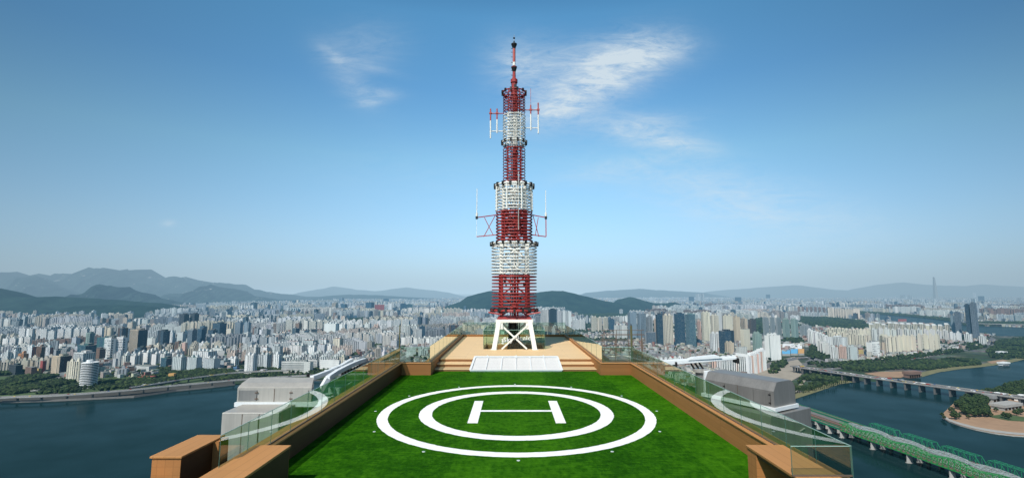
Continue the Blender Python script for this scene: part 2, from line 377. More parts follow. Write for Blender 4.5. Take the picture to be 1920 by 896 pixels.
# the turf is one sheet; the helipad markings are sheets just above it
turf = MB().quadbox([(XL, 4), (XR, 4), (XR, YF+.02), (5.45, YF+.02), (5.45, 31.4), (-4.85, 31.4), (-4.85, YF+.02), (XL, YF+.02)], -.12, 0).build('turf', M['turf'])
tag(turf, kind='structure')
pad = thing('helipad_marking', (CX, CY, 0), 'white helipad marking of two rings around a letter H on the green turf', 'helipad')
def annulus(r0, r1, name):
    m = MB(); n = 240; vs = []
    rr = np.random.default_rng(5)
    for i in range(n):
        t = 2*pi*i/n; j0, j1 = rr.normal(0, .006, 2)
        vs += [(CX+(r0+j0)*cos(t), CY+(r0+j0)*sin(t), .006), (CX+(r1+j1)*cos(t), CY+(r1+j1)*sin(t), .006)]
    m._add(vs, [(2*i, 2*i+1, (2*i+3) % (2*n), (2*i+2) % (2*n)) for i in range(n)])
    return m.build(name, M['mark'], pad)
annulus(5.285, 5.71, 'outer_ring'); annulus(3.53, 4.06, 'inner_ring')
m = MB()
def flat(m, x0, x1, y0, y1, z=.006): m._add([(x0, y0, z), (x1, y0, z), (x1, y1, z), (x0, y1, z)], [(0, 1, 2, 3)])
flat(m, CX-1.909, CX-1.509, CY-1.88, CY+1.92); flat(m, CX+1.509, CX+1.909, CY-1.88, CY+1.92)
m._add([(CX-1.509, CY-.09, .006), (CX+1.509, CY-.09, .006), (CX+1.509, CY+.17, .006), (CX-1.509, CY+.17, .006)], [(0, 1, 2, 3)])
m.build('letter_h', M['mark'], pad)
# twelve small lamps let into the turf around the outer ring
cl = ['nearest the camera', 'at one o\'clock', 'at two o\'clock', 'at three o\'clock']
order = ['right side (three o\'clock)', 'upper right (two o\'clock)', 'far right (one o\'clock)', 'far side (twelve o\'clock)', 'far left (eleven o\'clock)', 'upper left (ten o\'clock)', 'left side (nine o\'clock)', 'lower left (eight o\'clock)', 'near left (seven o\'clock)', 'near side (six o\'clock)', 'near right (five o\'clock)', 'lower right (four o\'clock)']
for k in range(12):
    a = 2*pi*k/12 + (0 if k in (3, 9) else .0); x, y = CX+5.98*cos(a), CY+5.98*sin(a)
    t = thing('ground_light', (x, y, 0), 'small white disc lamp in the turf outside the outer ring, '+order[k], 'ground light', 'small white lamps set around the helipad')
    MB().lathe((x, y, 0), [(.05, 0), (.05, .008), (.036, .013)], 14).build('lamp_rim', M['white'], t)
    MB().lathe((x, y, .02), [(.03, 0), (.027, .018), (.01, .022)], 12).build('lens', M['glass2'], t)

def wall_run(name, label, boxes, caps, axis):
    b = boxes[0]; t = thing(name, (b[0], b[2], 0), label, 'parapet')
    mat = {'y': 'wood_y', 'x': 'wood_x'}[axis] if 'in shade' not in label else 'wood_shade'  # the left run takes the board colour that has shade painted in
    for q in boxes: MB().box(*q).build('cladding', M[mat], t, bevel=.008)
    for q in caps: MB().box(*q).build('cap', M['cap_'+axis], t, bevel=.01)
    return t
g = 'timber parapets around the turf'
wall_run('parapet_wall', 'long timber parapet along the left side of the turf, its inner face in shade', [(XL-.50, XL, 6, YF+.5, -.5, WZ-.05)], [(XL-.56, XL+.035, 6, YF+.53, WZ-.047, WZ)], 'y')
wall_run('parapet_wall', 'long timber parapet along the right side of the turf', [(XR, XR+.50, 6, YF+.5, -.5, WZ-.05)], [(XR-.035, XR+.56, 6, YF+.53, WZ-.047, WZ)], 'y')
wall_run('parapet_wall', 'short timber parapet at the far left end of the turf beside the steps', [(XL+.002, DX0, YF, YF+.5, -.5, WZ-.052)], [(XL+.037, DX0, YF-.035, YF+.53, WZ-.047, WZ+.002)], 'x')
wall_run('parapet_wall', 'short timber parapet at the far right end of the turf beside the steps', [(DX1, XR-.002, YF, YF+.5, -.5, WZ-.052)], [(DX1, XR-.037, YF-.035, YF+.53, WZ-.047, WZ+.002)], 'x')
wall_run('deck_parapet', 'low timber parapet along the left side of the raised deck', [(DX0-.42, DX0-.002, YF+.002, DY1+.4, -.6, WZ-.055)], [(DX0-.5, DX0+.03, YF+.5, DY1+.45, WZ-.05, WZ-.004)], 'y')
wall_run('deck_parapet', 'low timber parapet along the right side of the raised deck', [(DX1+.002, DX1+.42, YF+.002, DY1+.4, -.6, WZ-.055)], [(DX1-.03, DX1+.5, YF+.5, DY1+.45, WZ-.05, WZ-.004)], 'y')
wall_run('deck_parapet', 'low timber parapet across the far edge of the raised deck', [(DX0+.002, DX1-.002, DY1, DY1+.4, -.6, WZ-.065)], [(DX0+.032, DX1-.032, DY1-.03, DY1+.45, WZ-.06, WZ-.01)], 'x')

# deck with a square pit for the mast
dk = thing('raised_deck', (.3, DY0, 0), 'pale timber deck raised behind the steps with a square pit for the mast', 'deck')
m = MB(); m.box(DX0, DX1, DY0, PY0, .35, DZ); m.box(DX0, PX0, PY0, PY1, .35, DZ); m.box(PX1, DX1, PY0, PY1, .35, DZ); m.box(DX0, DX1, PY1, DY1, .35, DZ)
m.build('deck_boards', M['deck'], dk)
MB().box(DX0, DX1, DY0-.03, DY0+.02, .33, DZ-.04).build('riser', M['deck_edge'], dk)
m = MB(); m.box(PX0-.2, PX0, PY0-.2, PY1+.2, -2, .349); m.box(PX1, PX1+.2, PY0-.2, PY1+.2, -2, .349); m.box(PX0, PX1, PY0-.2, PY0, -2, .349); m.box(PX0, PX1, PY1, PY1+.2, -2, .349)
m.build('pit_wall', M['wood_y'], dk); MB().box(PX0-.2, PX1+.2, PY0-.2, PY1+.2, -2.2, -2.0).build('pit_floor', M['conc'], dk)
st = thing('deck_steps', (.3, 31.3, 0), 'two wide timber steps up to the deck, cut by the white ramp', 'steps')
for (y0, y1, z0, z1) in ((31.25, 32.2, -.1, .14), (32.2, DY0-.031, -.1, .33)):
    for xa, xb in ((DX0+.003, -2.64), (3.30, DX1-.003)):
        MB().box(xa, xb, y0, y1, z0, z1-.045).build('riser', M['deck_edge'], st); MB().box(xa, xb, y0-.03, y1, z1-.045, z1).build('tread', M['deck'], st, bevel=.006)
MB().box(-2.63, 3.29, 32.9, DY0-.032, -.1, .2).build('stringer', M['deck_edge'], st)

# white perforated ramp cover
rp = thing('ramp_cover', (.34, 31.2, 0), 'white sloping cover of perforated panels lying over the middle of the steps', 'cover')
A = np.array([-2.60, 31.15, .05]); B = np.array([3.26, 31.15, .05]); C = np.array([3.18, 33.40, .60]); D = np.array([-2.47, 33.40, .60])
m = MB(); up = np.array([0, -.03, .04]); dn = np.array([0, 0, -.10])
m.hexa([A+dn*.2, B+dn*.2, C+dn, D+dn, A, B, C, D]); m.build('panel', M['perf'], rp)
m = MB()
for f in (0, 1): m.bar(A+(B-A)*f+up, D+(C-D)*f+up, .13, .06)
m.bar(D+up, C+up, .22, .07); m.bar(A+up, B+up, .05, .05); m.bar(A-np.array([0, 0, .02]), B-np.array([0, 0, .02]), .03, .06)
m.build('frame', M['white'], rp)
for k in range(1, 6):
    f = k/6; MB().bar(A+(B-A)*f+up, D+(C-D)*f+up, .07 if k in (2, 4) else .045, .05).build('divider', M['white'], rp)
for f in (.15, .5, .83): MB().lathe(tuple(D+(C-D)*f+np.array([0, 0, .02])), [(.04, 0), (.04, .1), (.0, .12)], 8).build('knob', M['white'], rp)

# glass balustrades
def glass_run(label, p0, p1, z0, z1, n, mat='glass', post=False, skiptop=False, name='glass_balustrade'):
    p0 = np.array(p0, float); p1 = np.array(p1, float); t = thing(name, (*((p0+p1)/2), z0), label, 'glass balustrade')
    d = (p1-p0)/n; L = np.linalg.norm(d); e = d/L; nn = np.array([-e[1], e[0]])
    for k in range(n):
        a = p0+d*k+e*.008; b = p0+d*(k+1)-e*.008
        pm = MB(); pm._add([(*a, z0), (*b, z0), (*b, z1), (*a, z1)], [(0, 1, 2, 3)]); po = pm.build('panel', M[mat], t)
        MB().bar((*a, z1+.002), (*b, z1+.002), .016, .014).build('edge_strip', M['gtop'], po)
        MB().bar((*(a-e*.0), z0), (*(a-e*.0), z1), .011, .011).build('edge_strip', M['gedge'], po)
    MB().bar((*(p1), z0), (*(p1), z1), .014, .014).build('end_edge', M['gedge'], t)
    MB().bar((*p0, z0+.012), (*p1, z0+.012), .035, .03).build('base_channel', M['pipe'], t)
    return t
glass_run('long glass balustrade on the left parapet, reflecting the helipad rings', (XL-.13, 11.65), (XL-.13, YF+.1), WZ, 1.66, 15)
glass_run('long glass balustrade on the right parapet, reflecting the helipad rings', (XR+.13, 10.85), (XR+.13, YF+.1), WZ, 1.66, 15)
glass_run('single glass pane returning across the timber counter at lower right', (6.12, 10.85), (XR+.1, 10.85), 1.035, 1.66, 1)
glass_run('short glass balustrade on the far left parapet beside the steps', (XL-.1, YF+.12), (DX0-.1, YF+.12), WZ, 1.66, 1)
glass_run('short glass balustrade on the far right parapet beside the steps', (DX1+.1, YF+.12), (XR+.1, YF+.12), WZ, 1.66, 1)
glass_run('glass balustrade along the left side of the raised deck', (DX0-.12, YF+.12), (DX0-.12, DY1+.12), WZ-.004, 1.72, 10)
glass_run('glass balustrade along the right side of the raised deck', (DX1+.12, YF+.12), (DX1+.12, DY1+.12), WZ-.004, 1.72, 10)
glass_run('glass balustrade across the far edge of the raised deck', (DX0-.1, DY1+.12), (DX1+.1, DY1+.12), WZ-.01, 1.95, 6)
# glass enclosure round the pit, one thing; the lettering is a part of it
en = thing('pit_enclosure', ((PX0+PX1)/2, PY0, DZ), 'square glass enclosure round the foot of the mast, lettered 63 Sky Picnic', 'glass enclosure')
for (a, b) in (((PX0, PY0), (PX1, PY0)), ((PX1, PY0), (PX1, PY1)), ((PX1, PY1), (PX0, PY1)), ((PX0, PY1), (PX0, PY0))):
    pm = MB(); pm._add([(*a, DZ), (*b, DZ), (*b, 2.02), (*a, 2.02)], [(0, 1, 2, 3)]); po = pm.build('panel', M['glass2'], en)
    MB().bar((*a, 2.025), (*b, 2.025), .03).build('edge_strip', M['gtop'], po); MB().bar((*a, DZ), (*a, 2.02), .03).build('edge_strip', M['gedge'], po)
def letters(txt, x, z, size, y, parent):
    cu = bpy.data.curves.new('lettering', 'FONT'); cu.body = txt; cu.size = size; cu.offset = size*.018; cu.extrude = .004; cu.space_character = 1.15
    o = bpy.data.objects.new('lettering', cu); COL.objects.link(o)
    dg = bpy.context.evaluated_depsgraph_get(); me = bpy.data.meshes.new_from_object(o.evaluated_get(dg)); bpy.data.objects.remove(o)
    from mathutils import Matrix
    me.transform(Matrix.Translation((x, y, z)) @ Matrix.Rotation(pi/2, 4, 'X')); me.transform(parent_inv(parent)); me.materials.clear(); me.materials.append(M['white'])
    k = bpy.data.objects.new('lettering', me); COL.objects.link(k); k.parent = parent; return k
YT = PY0-.012
for txt, px, py, h in (('63', 931.8, 643.5, .50), ('Sky', 943.8, 640.5, .50), ('Picnic', 963.5, 637, .50)):
    p = aty(px, py, YT); letters(txt, p[0], p[2], h, YT, en)
m = MB()   # plant inside the pit: dark cabinets and a light timber screen
for k, (x, w, h, mt) in enumerate(((-1.6, .7, 1.2, 'dark'), (.35, 1.3, 2.4, 'black'), (1.9, .7, 1.3, 'dark'))):
    t = thing('equipment_cabinet', (x, 42.6, -2), ['low dark cabinet at the left in the glazed pit', 'tall black cabinet in the middle of the glazed pit behind the mast legs', 'low dark cabinet at the right in the glazed pit'][k], 'cabinet')
    MB().box(x-w/2, x+w/2, 42.3, 42.9, -1.999, -1.4+h).build('casing', M[mt], t, bevel=.02); MB().box(x-w/2+.06, x+w/2-.06, 42.27, 42.3, -1.9, -1.5+h).build('door', M['pipe'], t)

# slim corner posts
for x, label in ((XL-.25, 'thin olive post rising behind the far left corner of the turf'), (XR+.2, 'thin olive post rising behind the far right corner of the turf')):
    t = thing('corner_post', (x, YF+.42, WZ), label, 'post'); MB().tube((x, YF+.42, WZ), (x, YF+.42, 2.95), .065 if x > 0 else .04, n=10).build('pole', M['olive'], t); MB().tube((x, YF+.42, WZ), (x, YF+.42, WZ+.03), .13, n=12).build('base_plate', M['olive'], t)
    MB().tube((x, YF+.42, 2.95), (x, YF+.42, 3.05), .03, n=8).build('cap', M['black'], t)

# near timber counters
def counter(name, label, x0, x1, y0, y1, zt, zb=-.5, open_side=None, post=.5, mat='y'):
    t = thing(name, ((x0+x1)/2, y0, 0), label, 'timber counter')
    MB().box(x0-.03, x1+.03, y0, y1+.03, zt-.06, zt).build('top', M['cap_y'], t, bevel=.008)
    if open_side is None:
        MB().box(x0, x1, y0+.03, y1, zb, zt-.06).build('body', M['wood_y'], t)
    else:
        MB().box(x0, x1, y1-post, y1, zb, zt-.061).build('end_panel', M['wood_x'], t)
        xs = (x1-.08, x1) if open_side < 0 else (x0, x0+.08)
        MB().box(xs[0], xs[1], y0, y1-post-.002, zb, zt-.061).build('back_panel', M['dark'], t)  # near-black colour stands for the shade inside the open counter
        MB().box(x0+.02, x1-.02, y0, y1-post-.002, zt-.16, zt-.062).build('rail', M['wood_shade'], t)
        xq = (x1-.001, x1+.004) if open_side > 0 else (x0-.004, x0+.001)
        if open_side > 0: MB().box(xq[0], xq[1], y0, y1-.02, zb, zt-.062).build('shade_panel', M['wood_shade'], t)  # thin plate over the turf side, its shade put into the colour
    return t
counter('timber_counter', 'open timber counter at the lower right corner, cut by the frame', 6.20, 7.13, 7.0, 13.0, 1.03, open_side=-1, post=.45)
counter('timber_counter', 'timber counter at the lower left corner in front of the left parapet', -6.64, -5.80, 7.0, 13.0, 1.03, open_side=1, post=.45)
t = thing('timber_box', (-8.3, 12.2, 0), 'tall timber box standing outside the left parapet at the lower left', 'timber box')
m = MB(); zt = 1.06
m.box(-8.72, -8.02, 12.1, 13.8, -1.5, zt-.05); m.build('body', M['wood_y'], t)
MB().box(-8.76, -7.98, 12.06, 13.84, zt-.05, zt).build('top', M['cap_y'], t, bevel=.01); MB().box(-8.021, -8.014, 12.12, 13.34, -1.5, zt-.052).build('shade_panel', M['wood_shade'], t); MB().box(-8.02, -7.86, 13.35, 13.8, -1.5, zt-.05).build('side_post', M['wood_x'], t)  # thin right-hand plate carries that side's shade in its colour
t = thing('timber_step', (-8.5, 11.6, 0), 'lower timber box at the very bottom left below the tall one', 'timber box')
MB().box(-8.95, -8.3, 10.8, 12.05, -1.5, .50).build('body', M['wood_y'], t); MB().box(-9.0, -8.26, 10.76, 12.05, .50, .56).build('top', M['cap_y'], t, bevel=.01)

# ------------------------------------------------------------ building under the roof
bt = thing('skyscraper', (0.3, 20, GZ), 'gold glass skyscraper whose roof carries the helipad, seen only at its roof edges', 'skyscraper')
MB().box(XL-.5, XR+.5, -8, YF+.5, -4, -.5).build('roof_slab', M['conc'], bt)
MB().box(DX0-.4, DX1+.4, YF+.5, DY1+.4, -4, -.6).build('roof_slab', M['conc'], bt)
MB().box(-13.3, XL-.5, 17.5, 27.5, -4.2, -3.0).build('lower_roof', M['conc'], bt)
MB().box(XR+.5, 15.0, 24.5, 34, -4.2, -3.2).build('lower_roof', M['conc'], bt)
MB().box(DX1+.42, 11.5, 34.2, 44, -4, -1.0).build('lower_roof', M['conc'], bt)
m = MB(); m.hexa([(-26, -34, GZ), (26, -34, GZ), (26, 46, GZ), (-26, 46, GZ), (-7.0, -8, -4.2), (7.6, -8, -4.2), (7.6, 44, -4.2), (-7.0, 44, -4.2)]); m.build('tower_shaft', M['tower_glass'], bt)

# ------------------------------------------------------------ window cleaning cranes
L = thing('cleaning_gondola', (-11.5, 22, -3), 'pale steel window cleaning crane with two white arms, left of the roof', 'roof crane')
y0, y1 = 22.0, 23.1; x0, x1, z0, z1 = aty(445, 735, y0)[0], aty(584, 735, y0)[0], aty(445, 753, y0)[2], aty(450, 714, y0)[2]
ch = .30; m = MB()
zb_ = aty(500, 707, y1)[2]; zc_ = aty(500, 717, y0+.4)[2]; zd_ = aty(500, 727, y0)[2]; prof = [(y0, z0), (y0, zd_), (y0+.08, zd_+.05), (y0+.4, zc_), (y1-.02, zb_), (y1, zb_-.1), (y1, z0)]
def extr(m, prof, xa, xb):
    n = len(prof); vs = [(xa-(y-y0)*.05, y, z) for y, z in prof]+[(xb-(y-y0)*.32, y, z) for y, z in prof]
    m._add(vs, [(i, (i+1) % n, n+(i+1) % n, n+i)[::-1] for i in range(n)]+[tuple(range(n)), tuple(reversed(range(n, 2*n)))])
extr(m, prof, x0, x1); hs = m.build('housing', M['steel'], L)
for xa, xb in ((x0+.1, x0+.88), (x1-.90, x1-.14)):
    d = MB().box(xa, xb, y0-.022, y0-.002, z0+.06, z1-.40).build('door', M['steeld'] if xa < x0+.5 else M['steel'], L)
    xh = xb if xa < x0+.5 else xa
    for zz in (z0+.14, z1-.5): MB().box(xh-.07, xh+.07, y0-.05, y0-.02, zz-.02, zz+.02).build('hinge', M['pipe'], d)
    MB().box(xa-.015, xa, y0-.02, y0-.004, z0+.06, z1-.40).build('seal', M['dark'], d); MB().box(xb, xb+.015, y0-.02, y0-.004, z0+.06, z1-.40).build('seal', M['dark'], d)
MB().box((x0+x1)/2-.012, (x0+x1)/2+.012, y0-.012, y0-.001, z0, z1-.34).build('panel_joint', M['pipe'], L)
MB().box(x0-.04, x1+.5, y0-.12, y1, z0-.19, z0-.002).build('white_band', M['white'], L)
lx, lz = aty(415, 790, 20.4)[0], aty(415, 773, 20.4)[2]; MB().box(lx, -9.6, 20.4, 23.5, -3, lz).build('lower_housing', M['steel'], L, bevel=.03)
MB().box(-9.595, -7.6, 21.4, 23.5, -3, -1.1).build('side_cabinet', M['teal'], L, bevel=.03)
for xx in (lx+.85, lx+1.55, lx+2.5): MB().box(xx-.012, xx+.012, 20.385, 20.399, -3, lz-.06).build('panel_joint', M['pipe'], L)
MB().box(lx+.88, lx+1.52, 20.37, 20.398, -2.8, lz-.12).build('door', M['steel'], L)
def armpiece(P, w, h, nm='arm', par=None, mat='white'):
    m = MB()
    for a, b in zip(P, P[1:]): m.bar(a, b, w, h)
    return m.build(nm, M[mat], par, bevel=.02)
def AP(*q): return [tuple(aty(*k)) for k in q]
armpiece([(-9.85, 23.3, .2)]+AP((584.5, 709, 23.4), (614, 698, 25.2), (640, 686.5, 27.4), (660, 674.5, 29.2)), .2, .22, 'arm', L)
armpiece([(-9.1, 23.2, .25)]+AP((614.5, 709, 23.5), (630, 698.5, 25), (650, 688, 27), (668, 680, 29), (684, 674.5, 31)), .22, .24, 'arm', L)
for yy in (25.6, 26.6): MB().bar((-9.75, yy, .92), (-9.3, yy+.5, .88), .2, .1).build('cross_bar', M['white'], L)
for k in range(7): MB().box(-9.12, -9.02, 26.2+k*.5, 26.4+k*.5, .5, .72).build('roller', M['black'], L)
MB().bar((-9.1, 25.6, .55), (-9.2, 30.5, .60), .06, .1).build('cable_tray', M['steeld'], L)
MB().lathe((-10.1, 24.3, .83), [(.03, 0), (.08, .04), (.08, .16), (.02, .18)], 10).build('beacon', M['dark'], L)
MB().box(-9.55, -8.75, 22.6, 24.2, -1.1, .1).build('winch_box', M['teal'], L, bevel=.04)
m = MB(); m.tube((-9.2, 22.5, -.4), (-8.4, 22.5, -.4), .22, n=16); m.build('winch_drum', M['steeld'], L)
MB().box(-8.6, -8.5, 24.5, 26.2, -3, .25).build('post', M['teal'], L); MB().box(-9.4, -8.5, 25.2, 25.3, -3, .15).build('post', M['teal'], L)
MB().bar((-12.4, 19.6, -2.2), (-7.6, 19.6, -2.2), .04).build('guard_rail', M['steel'], L)

Rr = thing('cleaning_gondola', (14, 27, -3), 'dull grey steel window cleaning crane with one long white boom, right of the roof', 'roof crane')
ud = np.array([-.507, .862]); vd = np.array([.862, .507]); p0 = np.array([13.97, 26.0])
def P3(u, v, z): q = p0+ud*u+vd*v; return (q[0], q[1], z)
prof = [(0, -1.05), (0, -.22), (.28, .2), (.42, .24), (1.6, .24), (1.78, .16), (2.0, -.12), (2.0, -1.05)]
n = len(prof); m = MB(); vs = [P3(0, v, z) for v, z in prof]+[P3(4.25, v, z) for v, z in prof]
m._add(vs, [(i, (i+1) % n, n+(i+1) % n, n+i) for i in range(n)]+[tuple(reversed(range(n))), tuple(range(n, 2*n))]); m.build('housing', M['steeld'], Rr)
def plate(u0, u1, v, z0, z1, nm, mat, par, th=.02):
    m = MB(); m.hexa([P3(u0, v-th, z0), P3(u0, v, z0), P3(u1, v, z0), P3(u1, v-th, z0), P3(u0, v-th, z1), P3(u0, v, z1), P3(u1, v, z1), P3(u1, v-th, z1)]); return m.build(nm, M[mat], par)
for u0, u1 in ((.22, 1.15), (2.95, 3.9)):
    d = plate(u0, u1, -.004, -.95, -.3, 'door', 'steeld', Rr)
    for zz in (-.42, -.84): plate(u0-.05, u0+.07, -.03, zz-.025, zz+.025, 'hinge', 'black', d)
    plate(u0-.018, u0, -.004, -.95, -.3, 'seal', 'dark', d, .014); plate(u1, u1+.018, -.004, -.95, -.3, 'seal', 'dark', d, .014)
plate(2.1, 2.125, -.003, -1.05, -.22, 'panel_joint', 'pipe', Rr, .008)
m = MB(); m.hexa([P3(-.1, -.12, -1.24), P3(-.1, 2.1, -1.24), P3(4.5, 2.1, -1.24), P3(4.5, -.12, -1.24), P3(-.1, -.12, -1.052), P3(-.1, 2.1, -1.052), P3(4.5, 2.1, -1.052), P3(4.5, -.12, -1.052)]); m.build('white_band', M['white'], Rr)
m = MB(); m.hexa([P3(-.3, -.9, -5), P3(-.3, 2.9, -5), P3(4.6, 2.9, -5), P3(4.6, -.9, -5), P3(-.3, -.9, -1.32), P3(-.3, 2.9, -1.32), P3(4.6, 2.9, -1.32), P3(4.6, -.9, -1.32)]); m.build('lower_housing', M['steeld'], Rr, bevel=.03)
m = MB(); m.bar(P3(-.34, 1.6, -2.4), P3(-.34, 2.1, -2.3), .05); m.build('handle', M['steel'], Rr)
m = MB(); m.tube((12.95, 33.2, -3.2), (12.95, 33.2, -.35), .36, n=20); m.build('pedestal', M['steeld'], Rr)
MB().box(12.93, 13.5, 32.6, 33.0, -1.6, -.2).build('control_box', M['white'], Rr, bevel=.03)
m = MB(); m.tube((12.95, 33.2, -.35), (12.95, 33.2, -.15), .52, n=20); m.build('slewing_ring', M['steel'], Rr)
for dx in (-.45, -.15, .15): MB().bar((12.95+dx, 33.2, -.15), (12.95+dx-.25, 33.2, .25), .1).build('strut', M['black'], Rr)
m = MB(); m.hexa([(10.35, 32.9, .10), (15.35, 32.95, .50), (15.35, 33.5, .50), (10.35, 33.4, .10), (10.35, 32.9, .42), (15.35, 32.95, .68), (15.35, 33.5, .68), (10.35, 33.4, .42)]); m.build('boom', M['white'], Rr, bevel=.03)
m = MB(); m.hexa([(12.0, 32.85, .46), (14.3, 32.85, .60), (14.3, 33.45, .60), (12.0, 33.45, .46), (12.4, 32.85, .62), (14.0, 32.85, .78), (14.0, 33.45, .78), (12.4, 33.45, .62)]); m.build('boom_cover', M['white'], Rr)
for x, z in ((11.1, 0), (15.3, .25)): MB().box(x, x+.12, 32.8, 33.5, z, z+.35).build('pulley', M['dark'], Rr)

# roof plant beyond the right corner: pipe racks and casings
for k, (xx, yy) in enumerate(((6.9, 37), (7.4, 39), (7.9, 41.0))):
    t = thing('pipe_rack', (xx, yy, -1), ['nearest', 'middle', 'farthest'][k]+' of three brown pipe racks on the lower roof right of the deck', 'pipe rack', 'brown pipe racks right of the deck')
    for j in range(4): MB().tube((xx+j*1.05, yy, -1), (xx+j*1.05, yy, 1.35+.25*k), .025, n=6).build('post', M['pipe'], t)
    for z in (-.2, .55, 1.0+.25*k, 1.35+.25*k): MB().tube((xx-.2, yy, z), (xx+3.4, yy, z), .022, n=6).build('rail', M['pipe'], t)
t = thing('duct_casing', (9, 33.5, -1), 'pale green rounded duct casing on the lower roof right of the deck', 'duct')
m = MB(); m.tube((7.0, 34.6, -.5), (9.9, 34.6, -.5), .42, n=20); m.build('casing', M['teal'], t, smooth=False); MB().box(6.9, 10.2, 34.9, 37.0, -1, -.35).build('base', M['teal'], t, bevel=.05)
for x in (7.8, 9.0): 
    m = MB(); 
    for i in range(1): m.tube((x, 34.6, -.5), (x+.06, 34.6, -.5), .45, n=20)
    m.build('band', M['steel'], t)
t = thing('cooling_unit', (8.6, 38, -1), 'grey cooling unit with a round fan on the lower roof right of the deck', 'cooling unit')
MB().box(7.6, 10.2, 37.6, 40.4, -1, -.05).build('casing', M['steeld'], t, bevel=.04)
for x in (8.25, 9.5): 
    m = MB(); m.ring((x, 39, -.03), .5, .05, 24, 6); m.build('fan_ring', M['steel'], t)
MB().bar((9.3, 36.8, -.4), (10.6, 35.6, -1.0), .12).build('pipe', M['steel'], t)

# ============================================================ MAST
TX, TY = 0.27, 40.2
mast = thing('broadcast_mast', (TX, TY, DZ), 'tall red and white lattice broadcast mast wrapped in hoops, on four white legs', 'mast')
def tz(py): return float(aty(964, py, TY)[2])
def tw(px): return px*TY/F*1.0
zt, zb = tz(597), tz(579)
legx1, legx0 = 1.22, 1.62
for sx in (-1, 1):
    for sy in (-1, 1):
        bz = DZ if sy < 0 else -2.0
        f = (bz-DZ)/(zt-DZ); xb = legx0+(legx0-legx1)*-f
        MB().bar((TX+sx*xb, TY+sy*1.80, bz), (TX+sx*legx1, TY+sy*1.55, zt-.02), .36, .34).build('leg', M['wht_t'], mast, bevel=.02)
for sy in (-1, 1):
    y = TY+sy*1.56
    MB().bar((TX-1.5, y-.0, zt-.11), (TX+1.5, y, zt-.11), .34, .24).build('head_beam', M['wht_t'], mast, bevel=.02)
    MB().bar((TX-1.15, y-sy*.05, zt-.35), (TX+1.0, TY+sy*1.74, DZ+.05), .12, .12).build('brace', M['wht_t'], mast)
    MB().bar((TX+1.15, y+sy*.10, zt-.35), (TX-1.0, TY+sy*1.86, DZ+.05), .12, .12).build('brace', M['wht_t'], mast)
for sx in (-1, 1):
    MB().bar((TX+sx*1.25, TY-1.25, zt-.11), (TX+sx*1.25, TY+1.25, zt-.11), .28, .22).build('head_beam', M['wht_t'], mast)
    MB().bar((TX+sx*1.3, TY-1.2, zt-.4), (TX+sx*1.5, TY+1.3, DZ), .13).build('brace', M['wht_t'], mast)
    MB().box(TX+sx*1.2-.28, TX+sx*1.2+.28, TY-1.7, TY-1.42, zt-.75, zt-.23).build('gusset', M['wht_t'], mast)
for sx in (-1, 1): MB().box(TX+sx*1.64-.24, TX+sx*1.64+.24, TY-2.04, TY-1.56, DZ+.001, DZ+.04).build('base_plate', M['wht_t'], mast)
MB().tube((TX-.1, TY+.2, -2), (TX-.1, TY+.2, zt), .34, n=14).build('cable_riser', M['black'], mast)
for dx in (.28, .42, -.45): MB().tube((TX+dx, TY-.1, -2), (TX+dx, TY-.1, zt), .05, n=6).build('cable', M['dark'], mast)
# plate under the lattice
m = MB(); m.box(TX-1.40, TX+1.40, TY-1.6, TY+1.6, zt+.002, zt+.10); m.build('base_frame', M['red'], mast, bevel=.02)
m = MB(); m.box(TX-1.3, TX+1.3, TY-1.4, TY+1.4, zt+.10, zt+.22); m.build('base_frame', M['red'], mast)
